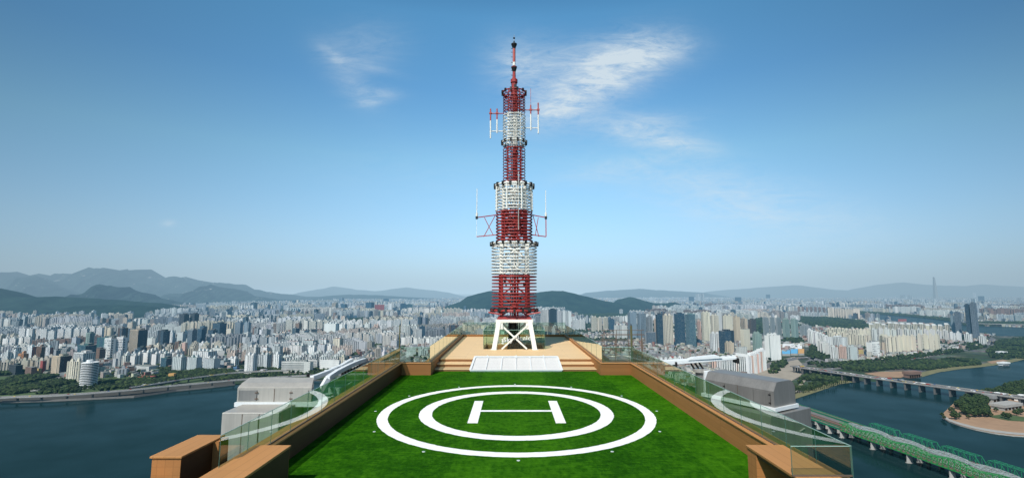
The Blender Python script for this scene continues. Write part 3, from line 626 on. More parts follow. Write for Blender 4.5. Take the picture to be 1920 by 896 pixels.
# section: (px bottom, px top, material, hoop radius, hoop pixel step, tube r, column half-spacing, column thickness, column rows)
SEC = [(592, 516, 'red', tw(41), 6.1, .055, 1.10, .34, 2), (515, 457, 'wht_t', tw(42), 6.0, .05, 1.06, .30, 2),
       (454, 398, 'red', tw(33.5), 5.8, .062, .92, .32, 3), (397, 347, 'wht_t', tw(35), 5.8, .048, .90, .26, 2),
       (344, 277, 'red', tw(21), 5.5, .038, .56, .13, 3), (276, 214, 'wht_t', tw(21.3), 5.5, .038, .52, .10, 3),
       (213, 172, 'red', tw(21), 5.2, .036, .48, .10, 2)]
for k, (pb, pt, mt, hr, st_, tr, cw, ct, rows) in enumerate(SEC):
    z0, z1 = tz(pb), tz(pt)
    for sx in (-1, 1):
        for sy in (-1, 1):
            MB().bar((TX+sx*cw, TY+sy*cw, z0+(.22 if k == 0 else 0)), (TX+sx*cw, TY+sy*cw, z1), ct).build('column', M[mt], mast)
    # bracing panels
    hh = (z1-z0)/rows
    for r_ in range(rows):
        za, zc = z0+hh*r_, z0+hh*(r_+1)
        m = MB(); bt_ = ct*.30
        for s_ in (-1, 1):
            m.bar((TX-cw, TY+s_*cw, za), (TX+cw, TY+s_*cw, zc), bt_); m.bar((TX+cw, TY+s_*cw+.02, za), (TX-cw, TY+s_*cw+.02, zc), bt_)
            m.bar((TX+s_*cw, TY-cw, za), (TX+s_*cw, TY+cw, zc), bt_); m.bar((TX+s_*cw+.02, TY+cw, za), (TX+s_*cw+.02, TY-cw, zc), bt_)
            m.bar((TX-cw, TY+s_*cw, zc-.05), (TX+cw, TY+s_*cw, zc-.05), bt_); m.bar((TX+s_*cw, TY-cw, zc-.05), (TX+s_*cw, TY+cw, zc-.05), bt_)
        m.build('brace_panel', M[mt], mast)
    # core of ladders, feeders and boxes
    m = MB()
    cr = .12 if k < 4 else .15
    m.tube((TX+.05, TY, z0), (TX+.05, TY, z1), cr, n=10)
    for dx, dy in ((-.3, -.2), (.25, -.3), (.33, .2), (-.15, .3)):
        m.tube((TX+dx*(1 if k < 4 else .8), TY+dy, z0), (TX+dx*(1 if k < 4 else .8), TY+dy, z1), .045, n=6)
    zz = z0+.2
    while zz < z1: m.bar((TX-.32, TY-.22, zz), (TX+.30, TY-.28, zz), .03); zz += .6
    m.build('core', M[mt], mast)
    rr = random.Random(k)
    m = MB()
    for j in range(6 if k < 4 else 4):
        a = rr.uniform(0, 2*pi); q = cw*rr.uniform(.4, .95); zj = rr.uniform(z0+.2, z1-.4); s_ = rr.uniform(.10, .22) if k < 4 else rr.uniform(.07, .13)
        m.rbox(TX+q*cos(a), TY+q*sin(a), s_, s_, zj, zj+s_*1.6, a)
    m.build('junction_boxes', M['dark' if mt == 'red' else 'wht_t'], mast)
    # hoops
    p = pb-(12 if k == 0 else 2)
    while p > pt-.5:
        zr = tz(p); h = MB().ring((TX, TY, zr), hr, tr, 56, 6).build('hoop', M[mt], mast, smooth=True)
        p -= st_
    # spoke rings that carry the hoops
    for q in range(rows+1):
        m = MB(); zq = z0+.35+(z1-z0-.5)*q/rows; m.ring((TX, TY, zq), cw*1.25, .03, 24, 4)
        for j in range(8):
            a = 2*pi*(j+.5)/8; x, y = TX+(hr-tr*1.6)*cos(a), TY+(hr-tr*1.6)*sin(a)
            m.bar((TX+cw*1.2*cos(a), TY+cw*1.2*sin(a), zq), (x, y, zq), .035)
            if k in (3, 5, 6) and q < rows: m.bar((x, y, zq-.1), (x, y, zq+(z1-z0-.5)/rows+.1), .03)
        m.build('spoke_ring', M[mt], mast)
# platform rings with dark insulator lamps
def crown(py, r, n, mt, box, nm='crown_ring', tube=.07):
    z = tz(py); c = MB().ring((TX, TY, z), r, tube, 56, 6).build(nm, M[mt], mast, smooth=True)
    for j in range(n):
        a = 2*pi*(j+.5)/n; MB().rbox(TX+(r+.03)*cos(a), TY+(r+.03)*sin(a), box, box, z-box*.9, z+box*.9, a).build('insulator', M['dark'], c)
crown(458, tw(43.5), 20, 'wht_t', .17); crown(350, tw(36.5), 16, 'wht_t', .19); crown(268, tw(23.5), 12, 'wht_t', .15, tube=.05); crown(175, tw(23), 12, 'red', .14, tube=.05)
crown(581, tw(42.5), 18, 'red', .16)
for sx in (-1, 1): MB().box(TX+sx*1.02-.3, TX+sx*1.02+.3, TY-1.65, TY-1.35, tz(582), tz(575.5)).build('bearing_block', M['dark'], mast)
for sx in (-1, 1):
    for yy in (-1.5, -1.2): MB().tube((TX+sx*1.0, TY+yy, tz(588)), (TX+sx*2.1, TY+yy, tz(584)), .06, n=6).build('outrigger', M['red'], mast)
# white posts outside the upper white cage
for j in range(8):
    a = 2*pi*(j+.5)/8; MB().tube((TX+tw(36)*cos(a), TY+tw(36)*sin(a), tz(397)), (TX+tw(36)*cos(a), TY+tw(36)*sin(a), tz(346)), .065, n=6).build('cage_post', M['wht_t'], mast)
for k, (y0_, y1_) in enumerate(((455, 400), (345, 278))):
    z0, z1 = tz(y0_), tz(y1_)
# top mast
ms = MB().lathe((TX, TY, 0), [(.24, tz(178)), (.24, tz(157)), (.31, tz(156)), (.31, tz(150)), (.24, tz(149)), (.15, tz(147)), (.13, tz(134)), (.13, tz(127.5)), (.26, tz(127.4)), (.27, tz(126.2)), (.13, tz(126.1)), (.13, tz(124))], 14).build('spire', M['red'], mast)
MB().lathe((TX, TY, 0), [(.125, tz(136)), (.25, tz(128)), (.26, tz(127)), (.14, tz(126.5)), (.14, tz(124.5))], 14).build('flange', M['black'], ms)
MB().tube((TX, TY, tz(124.5)), (TX, TY, tz(117.5)), .128, n=12).build('white_band', M['wht_t'], ms)
MB().tube((TX, TY, tz(117.5)), (TX, TY, tz(91)), .125, n=12).build('upper_tube', M['redp'], ms)
MB().lathe((TX, TY, 0), [(.13, tz(92)), (.15, tz(90)), (.26, tz(84.5)), (.26, tz(83)), (.1, tz(82.8))], 14).build('flange', M['black'], ms)
MB().tube((TX, TY, tz(83)), (TX, TY, tz(66)), .022, n=6).build('lightning_rod', M['steel'], ms)
MB().lathe((TX, TY, tz(73.8)), [(.02, 0), (.07, .03), (.10, .09), (.07, .15), (.02, .18)], 12).build('rod_ball', M['dark'], ms)
MB().tube((TX, TY, tz(80)), (TX, TY, tz(77.5)), .06, n=8).build('rod_collar', M['dark'], ms)
MB().box(TX-.0, TX+.22, TY-.42, TY-.2, tz(170), tz(162)).build('junction_box', M['dark'], ms)
m = MB()
for py in (92, 99, 108, 118, 133, 142, 152, 160): m.bar((TX-.14, TY-.05, tz(py)), (TX-.27, TY-.05, tz(py)), .035)
m.build('step_irons', M['black'], ms)
# dipole frames on the upper cage
for sgn, rods, ya, yb in ((-1, ((920, 206, 228, 261), (932, 206, 226, 251)), 214, 247), (1, ((995, 199, 216, 246), (1009, 195, 217, 252)), 207.5, 241)):
    z1, z0 = tz(ya), tz(yb); xe = aty(rods[0 if sgn < 0 else 1][0], 220, TY)[0]
    a = MB().tube((TX+sgn*.45, TY-.1, z1), (xe+sgn*.1, TY-.1, z1), .045, n=8).build('dipole_antenna', M['redp'], mast)
    MB().tube((TX+sgn*.45, TY-.1, z0), (xe+sgn*.05, TY-.1, z0), .045, n=8).build('lower_arm', M['wht_t'], a)
    for (px, p1, pm_, p0_) in rods:
        x = aty(px, 220, TY)[0]
        r_ = MB().tube((x, TY-.2, tz(p1)), (x, TY-.2, tz(pm_)), .06, n=8).build('rod', M['redp'], a)
        MB().tube((x, TY-.2, tz(pm_)), (x, TY-.2, tz(p0_)), .06, n=8).build('rod', M['wht_t'], a)
        MB().box(x-.12, x+.12, TY-.28, TY-.05, z1-.06, z1+.06).build('clamp', M['redp'], a)
MB().tube((aty(995, 200, TY)[0], TY-.2, tz(199)), (aty(995, 200, TY)[0], TY-.2, tz(168)), .018, n=6).build('whip_antenna', M['redp'], mast)
# whip frames on the middle cage
for sgn, xo, ytop in ((-1, 894.5, 355), (1, 1023, 358)):
    x = aty(xo, 400, TY)[0]; xi = TX+sgn*tw(33); zA, zB = tz(409), tz(444.5); y = TY-.3; zA2 = tz(404)
    a = MB().bar((xi, y, zA2), (x, y, zA), .075).build('whip_frame', M['red'], mast)
    MB().bar((xi, y, tz(441)), (x, y, zB), .075).build('lower_arm', M['redp' if sgn < 0 else 'red'], a)
    MB().bar((xi+sgn*.3, y-.03, tz(441)), (x-sgn*.65, y-.03, zA), .055).build('cross_brace', M['red'], a); MB().bar((xi+sgn*.1, y+.04, zA2), (x-sgn*.6, y+.04, zB), .055).build('cross_brace', M['red'], a)
    MB().bar((x, y, zB), (x, y, zA), .08 if sgn > 0 else .03).build('end_post', M['redp' if sgn > 0 else 'white'], a)
    MB().tube((x, y, tz(411)), (x, y, tz(400)), .09, n=8).build('whip_base', M['wht_t'], a); MB().tube((x, y, tz(400)), (x, y, tz(ytop)), .04, .028, n=6).build('whip', M['wht_t'], a)
    MB().box(x-.1, x+.1, y-.1, y+.1, zA-.12, zA+.1).build('clamp', M['dark'], a)
xw = aty(971.5, 380, TY)[0]
MB().tube((xw, TY-1.75, tz(436)), (xw, TY-1.75, tz(391)), .04, n=8).build('whip_base', M['steel'], mast); MB().tube((xw, TY-1.75, tz(391)), (xw, TY-1.75, tz(331)), .022, n=6).build('whip', M['wht_t'], mast)
# ============================================================ GROUND, RIVER, HILLS
m = MB(); m._add([(-60000, -3000, GZ), (60000, -3000, GZ), (60000, 90000, GZ), (-60000, 90000, GZ)], [(0, 1, 2, 3)])
tag(m.build('ground', M['land']), kind='structure')
lb = [G2(0, 756), G2(100, 753), G2(250, 746), G2(330, 734), G2(400, 727), G2(440, 722)]
river = [(-6000, 100), (-5200, 200), (-3500, 640), (-2200, 900)]+lb+[(-560, 1400), (-200, 1400), (250, 1330), (500, 1240), (640, 1150)]
river += [G2(1497, 746), G2(1540, 732), G2(1576, 720), G2(1612, 715), G2(1650, 715), G2(1690, 709), G2(1716, 706.5), G2(1728, 707), G2(1760, 698), G2(1800, 692), G2(1841, 688), G2(1870, 684), G2(1895, 680), G2(1920, 674), (2500, 2100), (4200, 2500), (4200, -900), (-6000, -900)]
def sheet(name, P, z, mat, kind='structure', label=None, cat=None):
    m = MB(); m._add([(x, y, z) for x, y in P], [tuple(range(len(P)))]); o = m.build(name, M[mat])
    bm = bmesh.new(); bm.from_mesh(o.data); bmesh.ops.triangulate(bm, faces=bm.faces[:]); bmesh.ops.recalc_face_normals(bm, faces=bm.faces[:])
    if sum(f.normal.z for f in bm.faces) < 0: bmesh.ops.reverse_faces(bm, faces=bm.faces[:])
    bm.to_mesh(o.data); bm.free(); return tag(o, label, cat, None, kind)
sheet('river', river, GZ+.4, 'water')
river2 = [G2(*p) for p in ((1585, 589), (1600, 594), (1622, 599), (1660, 603), (1700, 607), (1740, 609), (1775, 612), (1795, 618), (1838, 628), (1880, 630), (1925, 630), (1925, 614), (1880, 612), (1838, 611), (1800, 603), (1760, 598), (1710, 593), (1660, 590), (1620, 588))]
sheet('upper_river', river2, GZ+.4, 'water')
river3 = [G2(*p) for p in ((1370, 574), (1440, 576), (1530, 580), (1585, 584), (1585, 587), (1520, 584), (1440, 580), (1370, 577))]
sheet('far_river', river3, GZ+.4, 'water')
isl = [G2(*p) for p in ((1766, 784), (1769, 776), (1780, 765), (1791, 755), (1815, 746), (1850, 738), (1880, 731), (1920, 716))]+[(1800, 1250), (1800, 700), (1150, 760)]+[G2(*p) for p in ((1930, 820), (1900, 818), (1866, 814), (1830, 807), (1800, 799), (1778, 791))]
sheet('island_ground', isl, GZ+2.2, 'sand')
m = MB(); n = len(isl)
for i in range(n):
    a, b = isl[i], isl[(i+1) % n]; m._add([(*a, GZ), (*b, GZ), (*b, GZ+2.2), (*a, GZ+2.2)], [(0, 1, 2, 3)])
tag(m.build('island_shore', M['concf']), kind='structure')
# pale promenade along the near shore of the island
pr = [G2(*p, GZ+2.3) for p in ((1767, 782), (1779, 789), (1800, 796), (1830, 804), (1866, 810.5), (1900, 814), (1930, 816), (1930, 812), (1900, 810), (1866, 806), (1830, 800), (1800, 792), (1781, 786), (1772, 779))]
sheet('island_path', pr, GZ+2.6, 'concf')
sheet('island_lawn', [G2(*p, GZ+2.3) for p in ((1850, 780), (1880, 776), (1925, 782), (1925, 790), (1890, 788))], GZ+2.5, 'grass')
# banks
def strip(name, P, Q, z, mat): return sheet(name, P+Q[::-1], z, mat)
strip('river_bank', [G2(*p) for p in ((1478, 752), (1497, 746), (1540, 732), (1576, 720), (1612, 715))], [G2(*p) for p in ((1478, 742), (1500, 736), (1540, 722), (1576, 713), (1612, 709))], GZ+.9, 'bank')
strip('river_bank', [G2(*p) for p in ((1728, 707), (1760, 698), (1800, 692), (1841, 688), (1870, 684), (1895, 680), (1920, 674))], [G2(*p) for p in ((1728, 698), (1760, 691), (1800, 686), (1841, 682), (1870, 677), (1895, 674), (1920, 668))], GZ+.9, 'bank')
m = MB()
for a, b in zip(lb, lb[1:]): m._add([(*a, GZ-1), (*b, GZ-1), (b[0], b[1]+3, GZ+5), (a[0], a[1]+3, GZ+5)], [(0, 1, 2, 3)])
tag(m.build('embankment', M['concd']), kind='structure')
sheet('riverside_ground', lb+[G2(440, 712), G2(400, 714), G2(330, 722), G2(245, 732), G2(100, 742), G2(0, 744)], GZ+.8, 'mud')
sheet('park_ground', [G2(*p) for p in ((-40, 706), (100, 706), (200, 708), (320, 700), (440, 702), (700, 702), (700, 712), (440, 712), (330, 722), (245, 731), (100, 741), (-40, 744))], GZ+.5, 'grass')
sheet('dirt_lot', [G2(*p) for p in ((1405, 700), (1440, 680), (1490, 668), (1512, 690), (1500, 705), (1470, 722), (1440, 720))], GZ+.5, 'lot')
sheet('sandy_bank', [G2(*p) for p in ((1620, 700), (1650, 697), (1690, 696), (1720, 697), (1735, 703), (1715, 706), (1690, 708), (1655, 707))], GZ+.6, 'sand')
sheet('sandy_bank', [G2(*p) for p in ((1850, 678), (1880, 674), (1892, 676), (1860, 682))], GZ+1.1, 'sand')

def vnoise(x, seed, octs=5, base=1.0):
    r = np.zeros_like(x); amp = 1.0
    for o in range(octs):
        g = np.random.default_rng(seed*31+o).random(512); t = x*base*2**o; i = np.floor(t).astype(int); f = t-i; f = f*f*(3-2*f)
        r += amp*(g[i % 512]*(1-f)+g[(i+1) % 512]*f-.5); amp *= .5
    return r
HILLS = []
def hill(name, prof, D, half, mat, rough=1.0, seed=1, nu=260, kind='structure'):
    xs = np.array([aty(px, 548, D)[0] for px, _ in prof]); zs = np.array([aty(px, py, D)[2]-GZ for px, py in prof])
    X = np.linspace(xs[0], xs[-1], nu); H = np.maximum(np.interp(X, xs, zs), 0)
    L = (xs[-1]-xs[0])
    if mat == 'hillB': H = H+(.16-abs(vnoise((X-xs[0])/L, seed+50, 4, 34)))*H*.30
    H = H+(vnoise((X-xs[0])/L, seed, 6, 22))*rough*H*.085
    T = np.concatenate([-np.linspace(1, 0, 15)**1.0, np.linspace(0, 1, 6)[1:]])
    vs = []
    for j, t in enumerate(T):
        k = (1-abs(t))**(1.15) if t < 0 else 1-t*t
        cross = vnoise((X-xs[0])/L+t*.35, seed+7, 5, 20)*.45*rough*H*abs(t)*(1-abs(t))*1.6
        z = GZ-2+(H+2)*k+np.where(k > 0, cross, 0)
        y = D+t*half*(H/max(H.max(), 1)*.7+.3)+(vnoise((X-xs[0])/L, seed+3, 3, 6)*half*.25)
        x = X*(1+(y-D)/D*.0)
        vs.append(np.stack([x, y, z], 1))
    V = np.concatenate(vs); nt = len(T)
    Fc = [(j*nu+i, j*nu+i+1, (j+1)*nu+i+1, (j+1)*nu+i) for j in range(nt-1) for i in range(nu-1)]
    me = bpy.data.meshes.new(name); me.from_pydata(V.tolist(), [], Fc); me.update(); me.materials.append(M[mat]); me.polygons.foreach_set('use_smooth', [False]*len(me.polygons))
    o = bpy.data.objects.new(name, me); COL.objects.link(o); tag(o, kind=kind)
    HILLS.append((X, H, D, half)); return o
hill('far_mountain', [(520, 560), (560, 548), (590, 543), (625, 537), (660, 542), (700, 546), (760, 539), (800, 543), (840, 548), (880, 558)], 24000, 3000, 'hillF', .6, 3)
hill('far_mountain', [(1060, 565), (1100, 549), (1140, 545), (1200, 541), (1240, 544), (1290, 547), (1330, 549), (1370, 556), (1400, 565)], 19000, 2500, 'hillF', .6, 4)
hill('far_mountain', [(1240, 560), (1340, 546), (1400, 541), (1440, 538), (1480, 534), (1510, 537), (1560, 543), (1600, 544), (1630, 538), (1665, 532), (1700, 529), (1730, 532), (1770, 535), (1810, 536), (1850, 533), (1890, 536), (1930, 538), (2000, 535), (2100, 545)], 25000, 3000, 'hillF', .7, 5)
hill('mountain', [(-260, 530), (-100, 520), (0, 517), (25, 519), (48, 514), (60, 518), (100, 518), (140, 516), (165, 513), (185, 507), (205, 505), (222, 504), (235, 509), (247, 503), (256, 503), (268, 510), (300, 516), (340, 519), (370, 527), (395, 527), (425, 530), (445, 536), (470, 543), (500, 546), (540, 551), (590, 556), (640, 562)], 14500, 3600, 'hillB', 2.2, 6, 900)
hill('mountain', [(280, 566), (320, 552), (345, 550), (380, 538), (392, 536), (410, 540), (440, 548), (480, 556), (520, 561), (580, 566)], 11000, 1800, 'hillB', 1.8, 16, 200)
hill('rocky_hill', [(120, 570), (150, 556), (168, 550), (190, 537), (200, 534), (212, 537), (232, 544), (262, 552), (300, 560), (330, 566), (380, 572)], 8200, 1200, 'hillB', 2.0, 8, 220)
hill('wooded_hill', [(-200, 540), (-60, 536), (0, 541), (16, 547), (30, 555), (60, 557), (110, 556), (150, 559), (200, 562), (240, 565), (290, 569), (330, 575), (350, 584)], 5600, 900, 'hillA', .5, 9, 260)
hill('wooded_hill', [(60, 590), (100, 580), (150, 574), (200, 572), (260, 572), (320, 578), (350, 585)], 5000, 500, 'hillA', .4, 19, 160)
hill('wooded_hill', [(815, 585), (840, 573), (862, 566), (875, 556), (895, 550), (920, 545), (945, 547), (964, 549), (990, 550), (1010, 548), (1035, 545), (1056, 545), (1072, 549), (1095, 555), (1120, 561), (1150, 567), (1180, 573), (1215, 580)], 6400, 900, 'hillA', .35, 10, 320)
hill('wooded_hill', [(1140, 572), (1160, 561), (1180, 556.5), (1200, 561), (1225, 568), (1245, 568), (1262, 566), (1276, 571), (1285, 577)], 6800, 500, 'hillA', .3, 11, 160)
hill('far_ridge', [(560, 566), (600, 556), (650, 552), (700, 553), (760, 556), (830, 560), (880, 566)], 14000, 1500, 'hillF', .6, 12)

# ============================================================ BUILDINGS
PAL = dict(white=(.74, .74, .72), cream=(.68, .62, .50), offw=(.64, .63, .60), grey=(.30, .32, .33), blueg=(.22, .28, .33), tan=(.52, .42, .32), brown=(.20, .13, .10), dbrown=(.10, .08, .07), orange=(.52, .26, .13), pink=(.66, .46, .38),
           red=(.36, .08, .07), dark=(.045, .055, .065), dglass=(.025, .045, .06), bglass=(.035, .085, .13), tglass=(.05, .13, .14), lteal=(.20, .32, .33), yellow=(.62, .45, .18), lgrey=(.54, .56, .56), green=(.28, .36, .32), blue=(.10, .20, .36))
WIN = dict(d=(.035, .045, .055), m=(.035, .045, .05), g=(.10, .16, .16), l=(.2, .24, .25), b=(.03, .07, .11))
# style: (bay width/10, glazed share u, glazed share v, window)
STY = dict(apt=(.80, .42, .80, 'm'), apt2=(.95, .42, .72, 'm'), strip=(.70, .42, 1.1, 'm'), glass=(.40, .90, .80, 'b'), band=(9.0, 1.1, .50, 'd'), office=(.6, .6, .70, 'd'), plain=(.8, .25, .5, 'd'), blank=(9.0, .0, .0, 'd'), low=(.5, .4, .42, 'd'), gapt=(.75, .52, .70, 'g'), vert=(.5, .5, 1.1, 'd'), grid=(9.0, 0, 0, 'm'))
STY0 = dict(apt=(.38, .55, .52, 'm'), apt2=(.55, .45, .60, 'm'), strip=(.30, .50, 1.1, 'm'), glass=(.40, .90, .80, 'b'), band=(9.0, 1.1, .50, 'd'), office=(.34, .6, .55, 'd'), plain=(.6, .22, .4, 'd'), blank=(9.0, .0, .0, 'd'), low=(.42, .4, .42, 'd'), gapt=(.40, .60, .60, 'g'), vert=(.24, .5, 1.1, 'd'), grid=(.62, .68, .70, 'm'))
class City:
    """walls with facade attributes"""
    def __init__(s): s.v = []; s.f = []; s.col = []; s.win = []; s.par = []
    def prism(s, P, z0, z1, col, sty, win=None):
        b = len(s.v); n = len(P); s.v += [(x, y, z0) for x, y in P]+[(x, y, z1) for x, y in P]
        fs = [(b+i, b+(i+1) % n, b+n+(i+1) % n, b+n+i) for i in range(n)]+[tuple(range(b+n, b+2*n))]
        s.f += fs; k = STY[sty]; w = win or WIN[k[3]]
        s.col += [(*col, 1)]*len(fs); s.win += [(*w, 1)]*len(fs); s.par += [(k[0], k[1], k[2], 1)]*len(fs)
    def rbox(s, cx, cy, w, d, z0, z1, a, col, sty, win=None):
        c, n = cos(a), sin(a); s.prism([(cx+x*c-y*n, cy+x*n+y*c) for x, y in ((-w/2, -d/2), (w/2, -d/2), (w/2, d/2), (-w/2, d/2))], z0, z1, col, sty, win)
    def build(s, name, parent=None):
        me = bpy.data.meshes.new(name); me.from_pydata(s.v, [], s.f); me.update()
        for nm, dat in (('col', s.col), ('win', s.win), ('par', s.par)):
            a = me.attributes.new(nm, 'FLOAT_COLOR', 'FACE'); a.data.foreach_set('color', np.array(dat, 'f').ravel())
        me.materials.append(M['facade']); o = bpy.data.objects.new(name, me); COL.objects.link(o)
        if parent is not None: o.parent = parent
        return o
def jit(c, a=.08, r=random): k = 1+r.uniform(-a, a); return tuple(min(.9, max(.01, x*k*(1+r.uniform(-a, a)*.4))) for x in c)
FOOT = []      # occupied ground circles
CNT = {}
def building(x, y, w, d, h, yaw, col, sty, label, cat, name, group=None, roof='stairs', caps=None, side=None, z=GZ, detail=True, extra=None):
    """one building as a thing: wall, fins or slabs, roof structures.  The facade geometry is in world space, roots sit at z"""
    FOOT.append((x, y, max(w, d)*.62+6))
    t = thing(name, (0, 0, 0), label, cat, group)
    t.location = (x, y, z)
    def place(o): o.location = (-x, -y, -z); return o      # meshes carry world coordinates so that facades line up
    rr = random.Random(int(x*7+y*13)); col = jit(col, .05, rr)
    c_, s_ = cos(yaw), sin(yaw)
    W = lambda u, v: (x+u*c_-v*s_, y+u*s_+v*c_)
    cb = City()
    if sty == 'round':
        P = [(x+w/2*cos(2*pi*i/24), y+w/2*sin(2*pi*i/24)) for i in range(24)]
        cb.prism(P, z, z+h-2, (.03, .035, .04), 'blank'); place(cb.build('wall', t))
        m = MB(); nf = max(4, int(h/4.2))
        for i in range(nf+1):
            zz = z+h*i/nf; Q = [(x+(w/2+1.2)*cos(2*pi*j/28), y+(w/2+1.2)*sin(2*pi*j/28)) for j in range(28)]; m.quadbox(Q, zz-.85, zz+.85)
        place(m.build('floor_band', M['whitef'], None)).parent = t
        m = MB(); m.quadbox([(x+w*.20*cos(2*pi*j/16)-w*.05, y+w*.2*sin(2*pi*j/16)) for j in range(16)], z+h, z+h+7); o = m.build('roof_drum', M['whitef']); o.parent = t; place(o)
        return t
    cb.rbox(x, y, w, d, z, z+h, yaw, col, sty)
    place(cb.build('wall', t))
    if side is not None:                       # a right-hand end wall in another colour, some with shade painted in
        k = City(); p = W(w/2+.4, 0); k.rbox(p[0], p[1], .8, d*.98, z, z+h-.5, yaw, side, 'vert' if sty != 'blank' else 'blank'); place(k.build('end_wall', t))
    near = y < 2600 and detail
    if detail and sty == 'grid' and y < 2300:       # big dark openings, one mesh per storey group
        nr = max(3, int(h/9)); nc = max(2, int(w/8)); du_ = w/nc
        for j in range(nr):
            z_ = z+4+(h-6)*j/nr; hh = (h-6)/nr*.55
            for i in range(nc):
                k = City(); q = W(-w/2+du_*(i+.5)+(du_*.12 if j % 2 else -du_*.12), -d/2-.1); k.rbox(q[0], q[1], du_*.46, .5, z_, z_+hh, yaw, (.05, .06, .07), 'blank'); place(k.build('window', t))
            k = City(); q = W(w/2+.1, -d*.2); k.rbox(q[0], q[1], .5, d*.3, z_, z_+hh, yaw, (.05, .06, .07), 'blank'); place(k.build('window', t))
    if near and sty in ('apt', 'apt2', 'gapt', 'grid'):
        k = City(); nb = max(2, int(round(w/7.5)))
        for i in range(nb+1):
            p = W(-w/2+w*i/nb, -d/2-.5); k.rbox(p[0], p[1], 1.5, 1.4, z, z+h+rr.choice((0, 1, 2.5)), yaw, tuple(min(.85, q*1.12) for q in col), 'blank')
        place(k.build('balcony_fins', t))
    if near and sty == 'band':
        k = City(); nf = int(h/6)
        for i in range(nf+1): k.rbox(x, y, w+1.2, d+1.2, z+h*i/nf-1, z+h*i/nf+.6, yaw, col, 'blank')
        place(k.build('floor_bands', t))
    if near and sty in ('office', 'vert', 'strip'):
        k = City(); nb = max(3, int(round(w/6)))
        for i in range(nb+1):
            p = W(-w/2+w*i/nb, -d/2-.3); k.rbox(p[0], p[1], .9, .9, z, z+h, yaw, tuple(min(.85, q*1.15) for q in col), 'blank')
        place(k.build('pilasters', t))
    rc = caps or tuple(min(.8, q*1.05) for q in col)
    if roof == 'stairs':
        ns = max(1, int(round(w/20)))
        for i in range(ns):
            k = City(); p = W(-w/2+w*(i+.5)/ns, d*.05); hh = rr.uniform(4.5, 7)
            k.rbox(p[0], p[1], min(8, w/ns*.5), min(8, d*.7), z+h, z+h+hh, yaw, rc, 'blank'); k.rbox(p[0], p[1], min(4, w/ns*.3), min(4, d*.4), z+h+hh, z+h+hh+2.5, yaw, rc, 'blank')
            place(k.build('stair_tower', t))
    elif roof == 'plant':
        k = City(); k.rbox(*W(w*.05, d*.1), w*.55, d*.5, z+h, z+h+6, yaw, tuple(q*.8 for q in rc), 'vert'); place(k.build('plant_room', t))
        k = City(); k.rbox(*W(0, -d/2+.5), w, 1, z+h, z+h+2.2, yaw, rc, 'blank'); place(k.build('roof_parapet', t))
    elif roof == 'slope':
        m = MB(); q = [W(-w/2, -d/2), W(w/2, -d/2), W(w/2, d/2), W(-w/2, d/2)]
        m.hexa([(*q[0], z+h), (*q[1], z+h), (*q[2], z+h), (*q[3], z+h), (*q[0], z+h+9), (*W(w*.1, -d/2), z+h+2), (*W(w*.1, d/2), z+h+2), (*q[3], z+h+9)]); o = m.build('sloping_roof', M['whitef']); o.parent = t; place(o)
    elif roof == 'redcap':
        ns = max(1, int(round(w/20)))
        for i in range(ns):
            k = City(); p = W(-w/2+w*(i+.5)/ns, 0); hh = 5
            k.rbox(p[0], p[1], min(11, w/ns*.6), min(9, d*.8), z+h, z+h+1.6, yaw, (.30, .09, .07), 'blank'); k.rbox(p[0], p[1], min(7, w/ns*.45), min(6, d*.6), z+h+1.6, z+h+7, yaw, (.62, .62, .60), 'blank')
            place(k.build('stair_tower', t))
    if extra == 'crown': 
        k = City(); k.rbox(x, y, w*1.03, d*1.03, z+h-3, z+h+2, yaw, tuple(q*.6 for q in col), 'blank'); place(k.build('crown', t))
    return t
KIND = {'apt': ('apartment_block', 'apartment block'), 'apt2': ('apartment_block', 'apartment block'), 'gapt': ('apartment_block', 'apartment block'), 'strip': ('apartment_tower', 'apartment tower'), 'glass': ('glass_tower', 'office tower'), 'band': ('office_block', 'office block'), 'office': ('office_tower', 'office tower'), 'plain': ('office_block', 'office block'), 'blank': ('office_block', 'office block'), 'low': ('low_building', 'low building'), 'vert': ('office_tower', 'office tower'), 'grid': ('office_tower', 'office tower'), 'round': ('round_tower', 'round tower')}
def hero(x0, x1, yt, yb, sty, col, label, roof=None, yaw=None, ratio=.5, side=None, group=None, caps=None, extra=None, cat=None):
    px = (x0+x1)/2; g = atz(px, yb, GZ); Y = g[1]; zt_ = aty(px, yt, Y)[2]; pw = (aty(x1, 560, Y)[0]-aty(x0, 560, Y)[0])
    if yaw is None: yaw = -.32 if px < 700 else (.25 if px < 1400 else .38)
    view = atan2(g[0], Y)                       # bearing of the sight line
    a = abs(yaw+view)                           # angle of the front face to the sight line
    w = pw*cos(view)/(abs(cos(yaw+view))+ratio*abs(sin(yaw+view)))
    if sty == 'round': w = pw*.92*cos(view)-2
    w = max(w, 6); d = max(w*ratio, 8); h = zt_-GZ
    x, y = g[0], Y+d*.5
    if roof is None: roof = {'apt': 'stairs', 'apt2': 'stairs', 'gapt': 'stairs', 'strip': 'stairs', 'glass': 'plant', 'office': 'plant', 'band': 'plant', 'grid': 'plant', 'vert': 'plant'}.get(sty, 'none')
    nm, ct = KIND[sty]
    c = PAL[col] if isinstance(col, str) else col
    if isinstance(side, str): side = PAL[side]
    return building(x, y, w, d, h-(5 if roof in ('stairs', 'redcap') else 3 if roof == 'plant' else 0), yaw, c, sty, label, cat or ct, nm, group, roof, caps, side, extra=extra)
